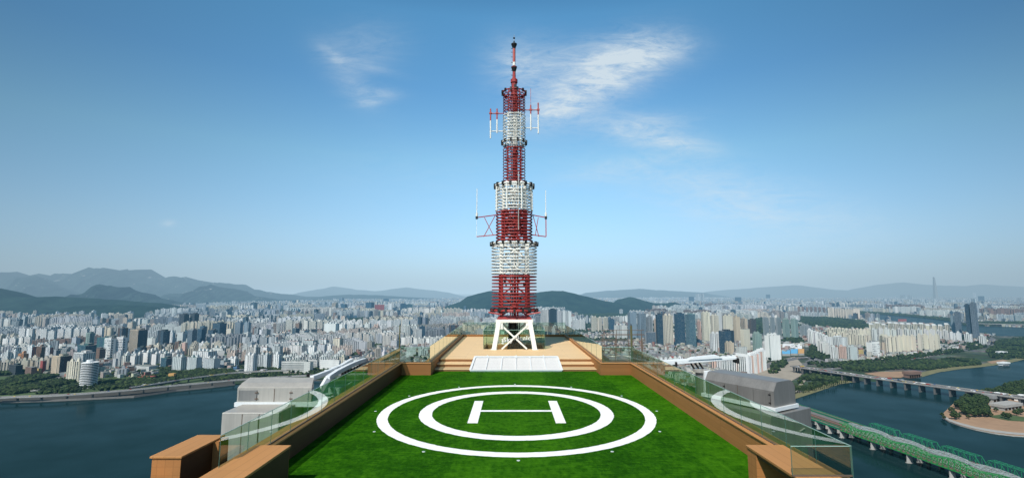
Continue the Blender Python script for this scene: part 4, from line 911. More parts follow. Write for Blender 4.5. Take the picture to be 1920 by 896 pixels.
# ---- landmarks and blocks one can tell apart (px x0, x1, top, foot, style, colour, label)
H = [
 (141, 178, 680, 727, 'round', 'white', 'white round tower ringed by dark window bands on the river bank'),
 (121, 150, 674, 716, 'strip', 'cream', 'cream slab with narrow vertical slots just left of the round banded tower'),
 (126, 166, 660, 706, 'office', 'white', 'white gridded office block behind the cream slab by the river'),
 (133, 169, 646, 694, 'glass', 'tglass', 'teal glass block rising behind the white gridded office'),
 (87, 123, 666, 702, 'vert', 'tan', 'ribbed tan and brown office block left of the cream riverside slab'),
 (190, 211, 633, 673, 'grid', 'white', 'left one of the two white perforated office slabs'),
 (213, 233, 631, 672, 'grid', 'white', 'right one of the two white perforated office slabs'),
 (167, 192, 653, 677, 'band', 'brown', 'squat brown office block in front of the white perforated slabs'),
 (155, 171, 623, 662, 'office', 'green', 'narrow olive tower with a dark glass wing at its right'),
 (170, 213, 632, 664, 'glass', 'tglass', 'wide dark green glass block with a pale sloping roof'),
 (234, 267, 617, 662, 'office', 'tan', 'broad tan tower with a dark blue end wall'),
 (288, 312, 619, 656, 'glass', 'dark', 'black glass tower left of the tall twin towers'),
 (330, 349, 588, 627, 'vert', 'dark', 'left one of the tall dark twin towers'),
 (351, 368, 587, 626, 'vert', 'dark', 'right one of the tall dark twin towers'),
 (312, 325, 621, 652, 'apt', 'white', 'slim white block in front of the tall dark twin towers'),
 (328, 345, 623, 655, 'band', 'lgrey', 'pale banded block below the dark twin towers'),
 (346, 364, 617, 658, 'glass', 'grey', 'grey glass tower at the foot of the right twin tower'),
 (365, 381, 616, 655, 'glass', 'bglass', 'deep blue glass tower just right of the twin towers'),
 (285, 300, 644, 672, 'apt', 'cream', 'cream apartment tower behind the riverside gardens'),
 (300, 310, 645, 671, 'vert', 'grey', 'plain grey tower between the cream and brown blocks'),
 (309, 323, 644, 667, 'vert', 'brown', 'left one of two brown office blocks behind the riverside flats'),
 (324, 338, 640, 667, 'vert', 'brown', 'right one of two brown office blocks behind the riverside flats'),
 (338, 348, 642, 669, 'plain', 'pink', 'pinkish slim block right of the brown office pair'),
 (269, 285, 648, 675, 'vert', 'tan', 'ribbed brownish tower left of the cream apartment tower'),
 (252, 269, 650, 676, 'glass', 'dglass', 'dark glass office behind the small white blocks'),
 (230, 242, 660, 684, 'apt', 'white', 'stepped white block beside the perforated slabs'),
 (243, 255, 660, 681, 'apt', 'lgrey', 'pale grey block right of the stepped white block'),
 (215, 228, 658, 687, 'gapt', 'lgrey', 'slim pale green grey tower in front of the perforated slabs'),
 (209, 218, 672, 690, 'plain', 'lgrey', 'small plain grey block at the foot of the slim green grey tower'),
 (3, 17, 657, 682, 'apt', 'white', 'white apartment block at the far left edge'),
 (17, 31, 656, 681, 'apt', 'white', 'second white apartment block from the left edge'),
 (29, 48, 660, 685, 'apt2', 'orange', 'orange brown apartment block at the left'),
 (46, 62, 647, 681, 'apt', 'white', 'white apartment block with a red end wall at the left'),
 (62, 81, 647, 678, 'apt2', 'brown', 'dark brown apartment block at the left'),
 (81, 95, 648, 680, 'apt', 'white', 'white block with a pink flank left of the ribbed tan office'),
 (95, 108, 655, 680, 'glass', 'grey', 'grey glass block behind the ribbed tan office'),
 (110, 130, 652, 676, 'office', 'grey', 'dark grey gridded block behind the ribbed tan office'),
 (65, 87, 629, 648, 'vert', 'grey', 'squat grey ribbed tower with a rounded crown at the left'),
 (42, 64, 688, 703, 'low', 'brown', 'low brown building near the elevated road at the left'),
 (72, 81, 676, 699, 'plain', 'red', 'small dark red block near the elevated road'),
 (10, 36, 683, 702, 'band', 'dark', 'low dark offices by the trees at the left edge'),
 (64, 75, 690, 700, 'low', 'yellow', 'small yellow building beside the dark red block'),
 (319, 345, 666, 693, 'gapt', 'lgrey', 'leftmost of the three wide grey riverside apartment slabs'),
 (347, 374, 667, 693, 'gapt', 'lgrey', 'middle one of the three wide grey riverside apartment slabs'),
 (376, 408, 669, 695, 'gapt', 'lgrey', 'rightmost of the three wide grey riverside apartment slabs'),
 (296, 318, 670, 690, 'glass', 'tglass', 'dark teal block with a white dome left of the grey riverside slabs'),
 (247, 290, 686, 695, 'low', 'offw', 'long low white building among the riverside trees'),
 (355, 400, 656, 680, 'apt2', 'white', 'white stepped apartment row behind the grey riverside slabs'),
 (368, 391, 641, 662, 'apt2', 'white', 'white gridded block behind the stepped apartment row'),
 (392, 420, 650, 668, 'apt2', 'offw', 'pale apartment row behind the rightmost grey slab'),
 (425, 445, 669, 688, 'apt', 'white', 'short white apartment block above the river at the left'),
 (435, 447, 687, 698, 'glass', 'blue', 'tiny teal glass cube at the riverside'),
 (456, 478, 663, 701, 'apt', 'white', 'tall white apartment tower standing nearest the left crane'),
 (458, 483, 648, 690, 'apt', 'offw', 'pale apartment tower behind the tall white one near the left crane'),
 (481, 505, 662, 692, 'apt', 'lgrey', 'grey white apartment tower with a shaded side near the left crane'),
 (484, 503, 648, 680, 'apt', 'white', 'white apartment tower with a red cap behind the grey white tower'),
 (510, 525, 661, 694, 'apt', 'white', 'slim white apartment tower above the left crane housing'),
 (508, 527, 646, 686, 'apt', 'lgrey', 'grey apartment tower behind the slim white one'),
 (538, 572, 645, 677, 'apt', 'offw', 'broad pale apartment tower behind the long low flats'),
 (573, 592, 648, 676, 'apt', 'white', 'white apartment tower right of the broad pale one'),
 (594, 611, 643, 673, 'apt', 'lgrey', 'grey apartment tower with a red roof edge behind the white arms'),
 (613, 621, 645, 670, 'apt', 'white', 'very slim white apartment tower left of the cream one'),
 (622, 641, 632, 663, 'strip', 'cream', 'cream and white apartment tower right of the red capped group'),
 (597, 614, 634, 660, 'apt', 'white', 'white red capped tower in the second row of the riverside estate'),
 (564, 592, 636, 658, 'apt', 'lgrey', 'wide grey red capped tower in the second row of the riverside estate'),
 (534, 562, 637, 659, 'apt', 'offw', 'pale red capped tower in the second row of the riverside estate'),
 (507, 534, 641, 662, 'apt', 'lgrey', 'leftmost red capped tower in the second row of the riverside estate'),
 (525, 584, 677, 699, 'band', 'offw', 'long low banded apartment slab right behind the left crane'),
 (576, 595, 674, 692, 'band', 'offw', 'short banded slab behind the long low one'),
 (598, 637, 674, 696, 'band', 'white', 'second low banded slab, behind the white crane arms'),
 (632, 650, 666, 688, 'strip', 'cream', 'cream tower with a round tank above the white crane arms'),
 (642, 680, 675, 693, 'band', 'offw', 'low banded slab beside the tips of the crane arms'),
 (393, 419, 605, 636, 'glass', 'dglass', 'dark glass tower standing alone in the left middle distance'),
 (386, 404, 618, 638, 'glass', 'dark', 'lower dark wing below the lone dark glass tower'),
 (422, 435, 616, 636, 'plain', 'cream', 'cream block right of the lone dark glass tower'),
 (437, 453, 602, 631, 'apt', 'blueg', 'left one of the blue grey apartment pair'),
 (455, 468, 603, 631, 'apt', 'blueg', 'right one of the blue grey apartment pair'),
 (474, 487, 615, 634, 'vert', 'grey', 'plain grey tower right of the blue grey pair'),
 (487, 510, 611, 631, 'apt', 'offw', 'pale slab right of the plain grey tower'),
 (508, 538, 623, 641, 'apt', 'lgrey', 'red capped grey slab in the middle distance, left one of two'),
 (545, 577, 617, 635, 'apt', 'offw', 'red capped pale slab in the middle distance, right one of two'),
 (580, 602, 615, 634, 'vert', 'dglass', 'dark slab end right of the red capped pale slab'),
 (605, 633, 605, 628, 'apt', 'white', 'leftmost white slab of the tall estate above the trees'),
 (634, 649, 606, 630, 'strip', 'white', 'bright white slab end in the tall estate above the trees'),
 (650, 665, 606, 627, 'apt', 'white', 'third slab in the tall estate above the trees'),
 (666, 681, 607, 627, 'apt', 'offw', 'fourth slab in the tall estate above the trees'),
 (682, 695, 605, 627, 'apt', 'offw', 'fifth slab in the tall estate above the trees'),
 (699, 710, 608, 628, 'apt', 'pink', 'pinkish tower in the tall estate above the trees'),
 (711, 725, 608, 628, 'apt', 'offw', 'pale tower right of the pinkish one'),
 (657, 680, 629, 646, 'apt', 'lgrey', 'grey apartment row at the left of the low houses'),
 (736, 752, 610, 643, 'strip', 'offw', 'tall striped tower left of the blue flanked one'),
 (753, 767, 609, 645, 'strip', 'offw', 'tall tower with one blue flank'),
 (768, 780, 609, 644, 'strip', 'white', 'white striped tower at the right of the blue flanked group'),
 (684, 700, 567, 590, 'glass', 'bglass', 'blue glass office tower left of the red one downtown'),
 (701, 719, 571, 591, 'plain', 'red', 'large brick red office tower downtown'),
 (749, 760, 569, 594, 'glass', 'bglass', 'left one of the twin blue towers downtown'),
 (760, 772, 570, 594, 'glass', 'tglass', 'right one of the twin blue towers downtown'),
 (727, 737, 568, 594, 'strip', 'white', 'slim white tower between the red tower and the blue twins'),
 (620, 632, 567, 588, 'strip', 'tan', 'tan tower downtown left of the blue glass ones'),
 (637, 650, 570, 587, 'glass', 'bglass', 'squat blue tower right of the tan one downtown'),
 (467, 480, 567, 585, 'glass', 'dark', 'dark office tower in the far left middle distance'),
 (481, 495, 580, 589, 'low', 'red', 'low brick red building right of the dark far office tower'),
 (717, 728, 560, 574, 'glass', 'bglass', 'far blue tower poking above the downtown skyline'),
 (634, 644, 558, 572, 'glass', 'blueg', 'far grey tower poking above the downtown skyline'),
 (546, 555, 563, 576, 'glass', 'bglass', 'small far blue tower left of downtown'),
 (554, 561, 562, 576, 'strip', 'cream', 'small far cream tower left of downtown'),
 (1003, 1014, 592, 622, 'vert', 'grey', 'grey tower immediately right of the mast legs'),
 (1014, 1029, 579, 629, 'strip', 'white', 'tall white tower immediately right of the mast'),
 (1029, 1045, 579, 631, 'glass', 'dglass', 'tall dark blue tower beside the white one right of the mast'),
 (1045, 1054, 581, 616, 'strip', 'white', 'first of three white towers right of the dark blue one'),
 (1054, 1063, 582, 616, 'strip', 'white', 'second of three white towers right of the dark blue one'),
 (1063, 1072, 583, 616, 'strip', 'white', 'third of three white towers right of the dark blue one'),
 (1073, 1086, 598, 618, 'apt', 'white', 'left one of the short white pair left of the cream towers'),
 (1086, 1098, 597, 618, 'apt', 'white', 'right one of the short white pair left of the cream towers'),
 (1109, 1120, 593, 621, 'apt', 'cream', 'broadest of the three cream towers behind the right end of the deck'),
 (1121, 1130, 594, 621, 'strip', 'cream', 'middle one of the three cream towers behind the right end of the deck'),
 (1132, 1141, 594, 621, 'strip', 'cream', 'rightmost of the three cream towers behind the right end of the deck'),
 (1142, 1153, 598, 622, 'glass', 'bglass', 'blue glass block right of the cream towers'),
 (1153, 1178, 608, 634, 'apt2', 'offw', 'wide grey white hotel block right of the blue glass block'),
 (1179, 1196, 584, 636, 'strip', 'blueg', 'left half of the big blue grey tower pair'),
 (1197, 1214, 586, 637, 'strip', 'blueg', 'right half of the big blue grey tower pair'),
 (1214, 1226, 593, 641, 'vert', 'grey', 'grey tower right of the big blue grey pair'),
 (1212, 1232, 622, 647, 'glass', 'grey', 'low grey glass block in front of the grey tower'),
 (1227, 1232, 597, 640, 'strip', 'tan', 'thin beige tower left of the tan and navy pair'),
 (1232, 1246, 588, 646, 'glass', 'dglass', 'navy glass half of the tan and navy pair'),
 (1246, 1264, 589, 649, 'apt', 'cream', 'tan and white half of the tan and navy pair'),
 (1268, 1288, 587, 649, 'glass', 'bglass', 'tall deep blue glass tower on the right side of the river'),
 (1289, 1308, 588, 652, 'glass', 'lteal', 'tall light teal glass tower'),
 (1309, 1316, 600, 638, 'strip', 'pink', 'thin orange beige tower right of the light teal one'),
 (1303, 1318, 637, 648, 'glass', 'bglass', 'small blue glass block at the foot of the orange beige tower'),
 (1318, 1334, 584, 641, 'apt', 'cream', 'leftmost of the tall cream towers'),
 (1335, 1350, 590, 637, 'apt', 'cream', 'tall cream tower with a dark window strip, second of its row'),
 (1344, 1358, 584, 630, 'apt', 'offw', 'tall cream tower half hidden behind the second of its row'),
 (1358, 1377, 590, 633, 'apt', 'cream', 'widest of the tall cream towers'),
 (1378, 1391, 592, 641, 'strip', 'tan', 'beige striped tower right of the widest cream tower'),
 (1392, 1405, 595, 636, 'strip', 'tan', 'beige tower next to the dark brown tower'),
 (1406, 1421, 598, 627, 'vert', 'dbrown', 'dark brown grey tower at the end of the cream row'),
 (1334, 1355, 623, 661, 'apt2', 'white', 'white block with dark stripes in front of the cream row'),
 (1353, 1382, 619, 664, 'glass', 'dglass', 'dark teal glass block in front of the cream row'),
 (1361, 1378, 640, 665, 'apt', 'tan', 'brownish block in front of the dark teal glass block'),
 (1392, 1410, 617, 662, 'blank', 'cream', 'block with a blank cream front and dark flank'),
 (1414, 1431, 623, 660, 'gapt', 'green', 'green and white tower right of the blank cream front'),
 (1439, 1468, 626, 675, 'gapt', 'white', 'large white and teal tower above the wide junction'),
 (1431, 1440, 641, 668, 'apt', 'offw', 'narrow pale block left of the large white and teal tower'),
 (1384, 1404, 650, 673, 'plain', 'offw', 'pale block with a dark cap behind the pink row'),
 (1348, 1361, 652, 662, 'low', 'pink', 'low pinkish brick block behind the long boom'),
 (1433, 1445, 594, 636, 'gapt', 'grey', 'leftmost of the green grey towers by the park'),
 (1446, 1456, 593, 636, 'gapt', 'grey', 'second of the green grey towers by the park'),
 (1457, 1468, 594, 634, 'gapt', 'grey', 'third of the green grey towers by the park'),
 (1470, 1484, 597, 635, 'gapt', 'green', 'fourth of the green grey towers by the park'),
 (1486, 1500, 597, 635, 'gapt', 'green', 'fifth of the green grey towers by the park'),
 (1503, 1526, 609, 630, 'gapt', 'grey', 'broad low green grey slab right of the five towers'),
 (1560, 1574, 648, 677, 'apt', 'white', 'white end of the white and grey slab above the riverside trees'),
 (1574, 1590, 647, 677, 'apt', 'pink', 'pinkish middle of the white and grey slab above the riverside trees'),
 (1591, 1611, 648, 676, 'apt', 'lgrey', 'grey striped end of the slab above the riverside trees'),
 (1562, 1596, 630, 652, 'strip', 'white', 'white block with four dark window shafts'),
 (1612, 1621, 655, 668, 'plain', 'yellow', 'small yellow block among the white apartments on the right'),
 (1622, 1631, 657, 668, 'glass', 'dark', 'small black glass block beside the yellow one'),
 (1630, 1654, 640, 669, 'grid', 'white', 'white slab with a bold cream grid front'),
 (1655, 1663, 641, 664, 'vert', 'tan', 'brownish slab end right of the gridded white slab'),
 (1787, 1795, 591, 628, 'vert', 'blueg', 'shorter dark glass tower at right, lower half of the pair'),
 (1796, 1808, 584, 630, 'vert', 'blueg', 'shorter dark glass tower at right, taller half of the pair'),
 (1817, 1827, 570, 634, 'vert', 'bglass', 'tallest dark glass tower at right, front half'),
 (1828, 1841, 567, 635, 'vert', 'blueg', 'tallest dark glass tower at right, rear half'),
 (1783, 1795, 622, 640, 'strip', 'white', 'white block below the dark towers, left one of three pairs'),
 (1796, 1806, 622, 640, 'strip', 'white', 'white block with an arched top below the dark towers'),
 (1812, 1828, 624, 643, 'strip', 'white', 'white block at the foot of the tallest dark tower'),
 (1839, 1854, 628, 645, 'strip', 'white', 'white block beside the curving expressway at far right'),
 (1634, 1647, 603, 622, 'apt', 'cream', 'cream tower with a white cube on top above the estate'),
]
DARKSIDE = {'tan': 'dbrown', 'white': 'grey'}
for k in H:
    x0, x1, yt, yb, sty, col, label = k
    kw = {}
    if 'red cap' in label or 'red roof' in label or 'red capped' in label: kw['roof'] = 'redcap'
    if label.startswith('ribbed tan'): kw['side'] = (.07, .05, .05)  # shade of the right-hand end put into a dark wall colour
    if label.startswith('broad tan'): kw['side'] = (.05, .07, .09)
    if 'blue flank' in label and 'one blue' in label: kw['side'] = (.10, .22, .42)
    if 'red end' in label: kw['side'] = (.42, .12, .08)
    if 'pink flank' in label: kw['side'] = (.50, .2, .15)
    if 'blank cream' in label: kw['side'] = (.09, .085, .08)  # dark flank colour holds the shade of the side turned from the sun
    if 'banded' in label and 'slab' in label: kw['ratio'] = .2; kw['yaw'] = -.12
    if 'estate above the trees' in label: kw['yaw'] = -.2
    if sty in ('glass', 'vert', 'strip', 'office') : kw.setdefault('ratio', .8)
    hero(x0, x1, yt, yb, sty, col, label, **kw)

def row(n, x0, x1, yt0, yt1, yb0, yb1, wpx, sty, col, phrase, group, roof=None, yaw=None, ratio=.5, jitter=1.2, cols=None):
    r = random.Random(int(x0*3+yb0)); out = []
    for i in range(n):
        f = i/(max(n-1, 1)); x = x0+(x1-x0)*f; lab = '%s, %s' % (phrase, ORD[i]) if n <= len(ORD) else phrase
        c = (cols[i % len(cols)] if cols else col)
        out.append(hero(x-wpx/2, x+wpx/2, yt0+(yt1-yt0)*f+r.uniform(-jitter, jitter), yb0+(yb1-yb0)*f, sty, c, lab, roof=roof, yaw=yaw, ratio=ratio, group=group))
    return out
row(5, 1342, 1382, 676, 670, 696, 700, 12, 'strip', 'white', 'pink and white block, front row behind the right crane', 'pink and white slabs', 'slope', .55, .9, cols=['pink', 'white', 'white', 'white', 'white'])
row(5, 1389, 1406, 666, 669, 701, 704, 12, 'strip', 'white', 'pink and white block, middle row behind the right crane', 'pink and white slabs', 'slope', .55, .9, cols=['pink', 'white', 'white', 'white', 'white'])
row(8, 1410, 1434, 667, 657, 703, 694, 10, 'strip', 'white', 'pink and white block, right row behind the right crane', 'pink and white slabs', 'slope', .55, .9, cols=['pink', 'white', 'white', 'pink', 'white'])
row(6, 1232, 1276, 672, 668, 686, 686, 9, 'apt', 'white', 'small white apartment seen through the right glass below the boom', 'white flats below the boom')
row(5, 1216, 1300, 690, 704, 712, 716, 15, 'strip', 'offw', 'beige apartment tower seen through the right balustrade glass', 'beige towers through the glass')
row(7, 1522, 1554, 616, 628, 646, 660, 11, 'apt', 'white', 'white stepped apartment tower left of the dense cream estate', 'white stepped towers', 'stairs', .5, .8)
row(4, 1541, 1556, 638, 644, 662, 668, 11, 'apt', 'offw', 'cream foreground block beside the tree lined road', 'cream foreground blocks', 'stairs', .5, .8)
row(12, 1558, 1632, 614, 618, 640, 642, 9, 'strip', 'cream', 'cream tower in the back row of the dense estate', 'cream estate back row', 'stairs', .5, .8, 1.5)
row(10, 1562, 1630, 622, 626, 650, 650, 9, 'strip', 'cream', 'cream tower in the second row of the dense estate', 'cream estate second row', 'stairs', .5, .8, 2)
row(13, 1638, 1780, 607, 610, 630, 630, 10, 'strip', 'cream', 'cream tower in the long back row towards the dark glass towers', 'long cream back row', 'slope', .5, .8, 2.0)
row(12, 1642, 1776, 615, 618, 640, 638, 10, 'apt', 'offw', 'pale tower in the middle row towards the dark glass towers', 'long pale middle row', 'stairs', .5, .8, 1.5)
row(7, 1668, 1716, 629, 628, 662, 662, 10, 'apt', 'cream', 'cream slab facing the riverside trees, in the front group', 'front cream slabs', 'stairs', .45, .8, 1)
row(4, 1729, 1761, 626, 626, 659, 658, 9, 'apt', 'cream', 'cream slab facing the riverside trees, in the right group', 'right cream slabs', 'stairs', .45, .8, .5)
row(5, 1656, 1668, 626, 630, 652, 656, 8, 'strip', 'cream', 'cream tower behind the gridded white slab', 'cream towers behind the grid')
row(10, 1735, 1800, 642, 646, 647, 648, 6, 'low', 'offw', 'little white house by the expressway', 'little white houses by the expressway')
# supertall and other far markers
g_ = atz(1755.5, 566, GZ); zt9 = aty(1755, 519, g_[1])[2]; t = thing('supertall_tower', (g_[0], g_[1], GZ), 'tapering supertall tower almost lost in the haze', 'skyscraper')
m = MB(); q9 = 46; m.hexa([(g_[0]-q9, g_[1]-q9, GZ), (g_[0]+q9, g_[1]-q9, GZ), (g_[0]+q9, g_[1]+q9, GZ), (g_[0]-q9, g_[1]+q9, GZ), (g_[0]-16, g_[1]-16, zt9), (g_[0]+16, g_[1]-16, zt9-30), (g_[0]+16, g_[1]+16, zt9-30), (g_[0]-16, g_[1]+16, zt9)]); m.build('shaft', M['concf'], t)
t = hero(1824, 1834, 560, 580, 'glass', 'white', 'white square framed tower behind the tall dark pair', roof='none', ratio=.4)
hero(1826, 1833, 549, 562, 'strip', 'white', 'upper white frame of a far tower above the tall dark pair', roof='none', ratio=.6)
for i, (a, b, yt, yb) in enumerate(((1306, 1313, 551, 570), (1314, 1322, 550, 570), (1293, 1303, 556, 571), (1380, 1392, 557, 571), (1438, 1446, 552, 566), (1690, 1700, 553, 566), (1704, 1712, 553, 566), (1838, 1850, 555, 570), (1910, 1918, 558, 572))):
    hero(a, b, yt, yb, 'glass' if i in (2, 3, 4, 7) else 'strip', 'bglass' if i in (2, 3, 4, 7) else 'lgrey', 'far tower standing above the hazy skyline on the right, '+ORD[i], roof='none', ratio=.8, group='far towers on the right skyline')
# white monument building on the hill
hero(1200, 1204, 562, 573, 'blank', 'white', 'slim white tower standing on the hill slope', roof='none', ratio=.9)
hero(1037, 1045, 545.3, 549, 'blank', 'white', 'white station building on the summit of the wooded hill', roof='none', ratio=.4) if False else None
# low coloured sheds by the junction
for (a, b, c, d_, mt, lb_, nm) in ((1468, 1504, 646, 657, 'whitef', 'long white shed roof beside the junction', 'shed'), (1467, 1482, 657, 667, 'bluef', 'bright blue tarpaulin roof beside the junction', 'market_roof'), (1483, 1496, 656, 666, 'bluef', 'second blue market roof by the junction', 'market_roof'), (1497, 1508, 656, 666, 'orangef', 'orange yellow market roof by the junction', 'market_roof'), (1684, 1700, 598.5, 604, 'redf', 'dark red hall by the upper river', 'hall'), (1258, 1263, 671, 675, 'redf', 'small red roof seen past the boom', 'shed'), (700, 716, 664, 668, 'redf', 'long red brick school roof above the glass corner', 'school')):
    g0 = G2(a, d_, GZ); g1 = G2(b, d_, GZ); g2 = G2(b, c+1, GZ); g3 = G2(a, c+1, GZ); hh = 8
    t = thing(nm, (*g0, GZ), lb_, nm.replace('_', ' ')); MB().quadbox([g0, g1, g2, g3], GZ, GZ+hh).build('wall', M['concf'], t)
    cx_, cy_ = (g0[0]+g1[0]+g2[0]+g3[0])/4, (g0[1]+g1[1]+g2[1]+g3[1])/4
    m = MB(); Q = [g0, g1, g2, g3]; m._add([(*q, GZ+hh+.1) for q in Q]+[((Q[0][0]+Q[3][0])/2, (Q[0][1]+Q[3][1])/2, GZ+hh+4), ((Q[1][0]+Q[2][0])/2, (Q[1][1]+Q[2][1])/2, GZ+hh+4)], [(0, 1, 5, 4), (2, 3, 4, 5), (1, 2, 5), (3, 0, 4)]); m.build('roof', M[mt], t)
NH = len(FOOT)

# ---- woods: polygons on the ground
def Z(*p): return [G2(*q) for q in p]
WOODS = dict(
 left_park=Z((-30, 699), (60, 700), (105, 702), (118, 718), (105, 738), (-30, 742)), left_bank=Z((186, 718), (250, 713), (300, 704), (320, 706), (330, 718), (245, 729), (186, 734)), garden=Z((290, 704), (292, 694), (316, 692), (318, 702)), tower_foot=Z((100, 706), (150, 716), (150, 736), (105, 738)), slab_foot=Z((316, 694), (440, 696), (446, 704), (400, 706), (350, 712), (318, 712)),
 crane_bank=Z((380, 712), (440, 706), (560, 700), (700, 698), (700, 702), (560, 706), (440, 714), (390, 718)), riverside_row=Z((440, 697), (520, 700), (660, 697), (660, 694), (520, 694), (440, 690)), 
 downtown_hill=Z((617, 610), (640, 600), (680, 596), (740, 600), (740, 606), (680, 605), (640, 606)), small_hill=Z((503, 590), (515, 582), (530, 580), (545, 588)), small_hill2=Z((524, 592), (560, 584), (575, 592), (545, 595)), estate_trees=Z((600, 637), (620, 628), (640, 632), (625, 640)), school_trees=Z((676, 650), (710, 646), (722, 650), (690, 655)), crane_trees=Z((650, 668), (672, 664), (676, 672), (655, 674)),
 behind_towers=Z((1072, 600), (1090, 586), (1150, 588), (1178, 592), (1178, 602), (1110, 606)), foothill=Z((1160, 590), (1230, 586), (1240, 594), (1170, 598)), park_mid=Z((1406, 628), (1410, 598), (1436, 596), (1440, 626)), park_right=Z((1495, 606), (1500, 594), (1560, 596), (1620, 602), (1635, 614), (1620, 620), (1560, 616)), park_right2=Z((1460, 642), (1470, 635), (1500, 633), (1512, 640), (1495, 646)),
 road_trees=Z((1512, 668), (1520, 648), (1512, 636), (1524, 632), (1550, 662), (1575, 680), (1545, 676)), estate_front=Z((1515, 690), (1516, 680), (1560, 682), (1640, 676), (1690, 668), (1740, 664), (1800, 654), (1850, 648), (1850, 652), (1790, 662), (1700, 674), (1640, 684), (1570, 690)), 
 delta=Z((1490, 732), (1500, 712), (1530, 700), (1560, 705), (1600, 708), (1600, 714), (1560, 718), (1520, 732)), bank_park=Z((1578, 690), (1620, 684), (1690, 678), (1780, 674), (1830, 676), (1840, 684), (1790, 688), (1740, 694), (1690, 692), (1640, 696), (1590, 697)), far_right=Z((1850, 660), (1870, 640), (1930, 632), (1930, 672), (1890, 674), (1860, 672)), left_mid=Z((40, 618), (90, 622), (86, 632), (50, 630)), 
 north_shore=Z((1520, 581), (1600, 583), (1680, 588), (1790, 598), (1800, 605), (1740, 597), (1660, 590), (1580, 587), (1510, 584)), far_shore=Z((1806, 607), (1850, 604), (1930, 604), (1930, 612), (1850, 611), (1806, 610)), through_glass=Z((1240, 716), (1290, 730), (1340, 742), (1345, 755), (1290, 745), (1236, 728)), junction=Z((1442, 700), (1450, 682), (1470, 676), (1478, 682), (1456, 700)), below_glass=Z((1180, 690), (1215, 686), (1240, 690), (1216, 696)))
ROADS = [Z((1470, 760), (1470, 715), (1500, 690), (1560, 684), (1720, 676), (1850, 650), (1935, 640), (1935, 700), (1740, 716), (1600, 725)), Z((1840, 655), (1860, 630), (1935, 626), (1935, 690), (1840, 690)), river, river2, isl]+list(WOODS.values())+[Z((1400, 704), (1440, 676), (1500, 660), (1560, 686), (1600, 700), (1500, 712), (1470, 724)), Z((1560, 690), (1600, 684), (1700, 672), (1830, 655), (1840, 640), (1870, 640), (1870, 660), (1700, 684), (1570, 700)), Z((-60, 704), (150, 712), (186, 716), (280, 708), (320, 700), (700, 702), (700, 740), (-60, 760)), Z((1435, 676), (1520, 648), (1560, 690), (1540, 705))]

# ---- everything between: one mesh of low houses and blocks, the nearest as things of their own
cells = []
def hillh(x, y):
    h = np.zeros_like(x)
    for X, Hh, D, half in HILLS:
        hh = np.interp(x, X, Hh, left=0, right=0); t = np.abs(y-D)/half; h = np.maximum(h, np.where(t < 1, hh*(1-t), 0))
    return h
def scatter(y0, y1, step, seed):
    r = np.random.default_rng(seed); ys = np.arange(y0, y1, step); P = []
    for y in ys:
        xm = y*1.17+120; xs = np.arange(-xm, xm, step); P.append(np.stack([xs, np.full_like(xs, y)], 1))
    P = np.concatenate(P); a = .32
    P = P+r.uniform(-.32, .32, P.shape)*step
    ok = np.ones(len(P), bool)
    for poly in ROADS: ok &= ~inpoly(P[:, 0], P[:, 1], poly)
    ok &= hillh(P[:, 0], P[:, 1]) < 6
    P = P[ok]
    if NH:
        Fo = np.array(FOOT[:NH]); keep = np.ones(len(P), bool)
        for fx, fy, fr in Fo:
            d = np.hypot(P[:, 0]-fx, P[:, 1]-fy); keep &= d > fr+4
        P = P[keep]
    return P, r
def field(x, y, s, seed):
    g = np.random.default_rng(seed).random((64, 64)); u = np.asarray(x)/s; v = np.asarray(y)/s; i = np.floor(u).astype(int); j = np.floor(v).astype(int); f = u-i; h = v-j; f = f*f*(3-2*f); h = h*h*(3-2*h)
    return (g[i % 64, j % 64]*(1-f)+g[(i+1) % 64, j % 64]*f)*(1-h)+(g[i % 64, (j+1) % 64]*(1-f)+g[(i+1) % 64, (j+1) % 64]*f)*h
near_tall = []; stuff_low = City(); stuff_tall = City(); stuff_far = City()
LOWC = [(.50, .50, .48), (.42, .38, .34), (.34, .22, .18), (.56, .54, .50), (.28, .27, .27), (.62, .61, .58), (.46, .34, .28), (.38, .38, .38), (.60, .56, .46), (.30, .14, .11)]
TALLC = [(.68, .68, .67), (.58, .56, .54), (.70, .69, .67), (.42, .44, .46), (.55, .49, .40), (.40, .43, .46), (.55, .45, .38), (.30, .34, .38), (.64, .64, .63), (.34, .30, .27), (.24, .16, .13), (.28, .30, .32)]
def free(P, marg=4, hh=6):
    ok = np.ones(len(P), bool)
    for poly in ROADS: ok &= ~inpoly(P[:, 0], P[:, 1], poly)
    ok &= hillh(P[:, 0], P[:, 1]) < hh
    Fo = np.array(FOOT[:NH])
    for fx, fy, fr in Fo: ok &= np.hypot(P[:, 0]-fx, P[:, 1]-fy) > fr+marg
    return ok
ESTATES = []
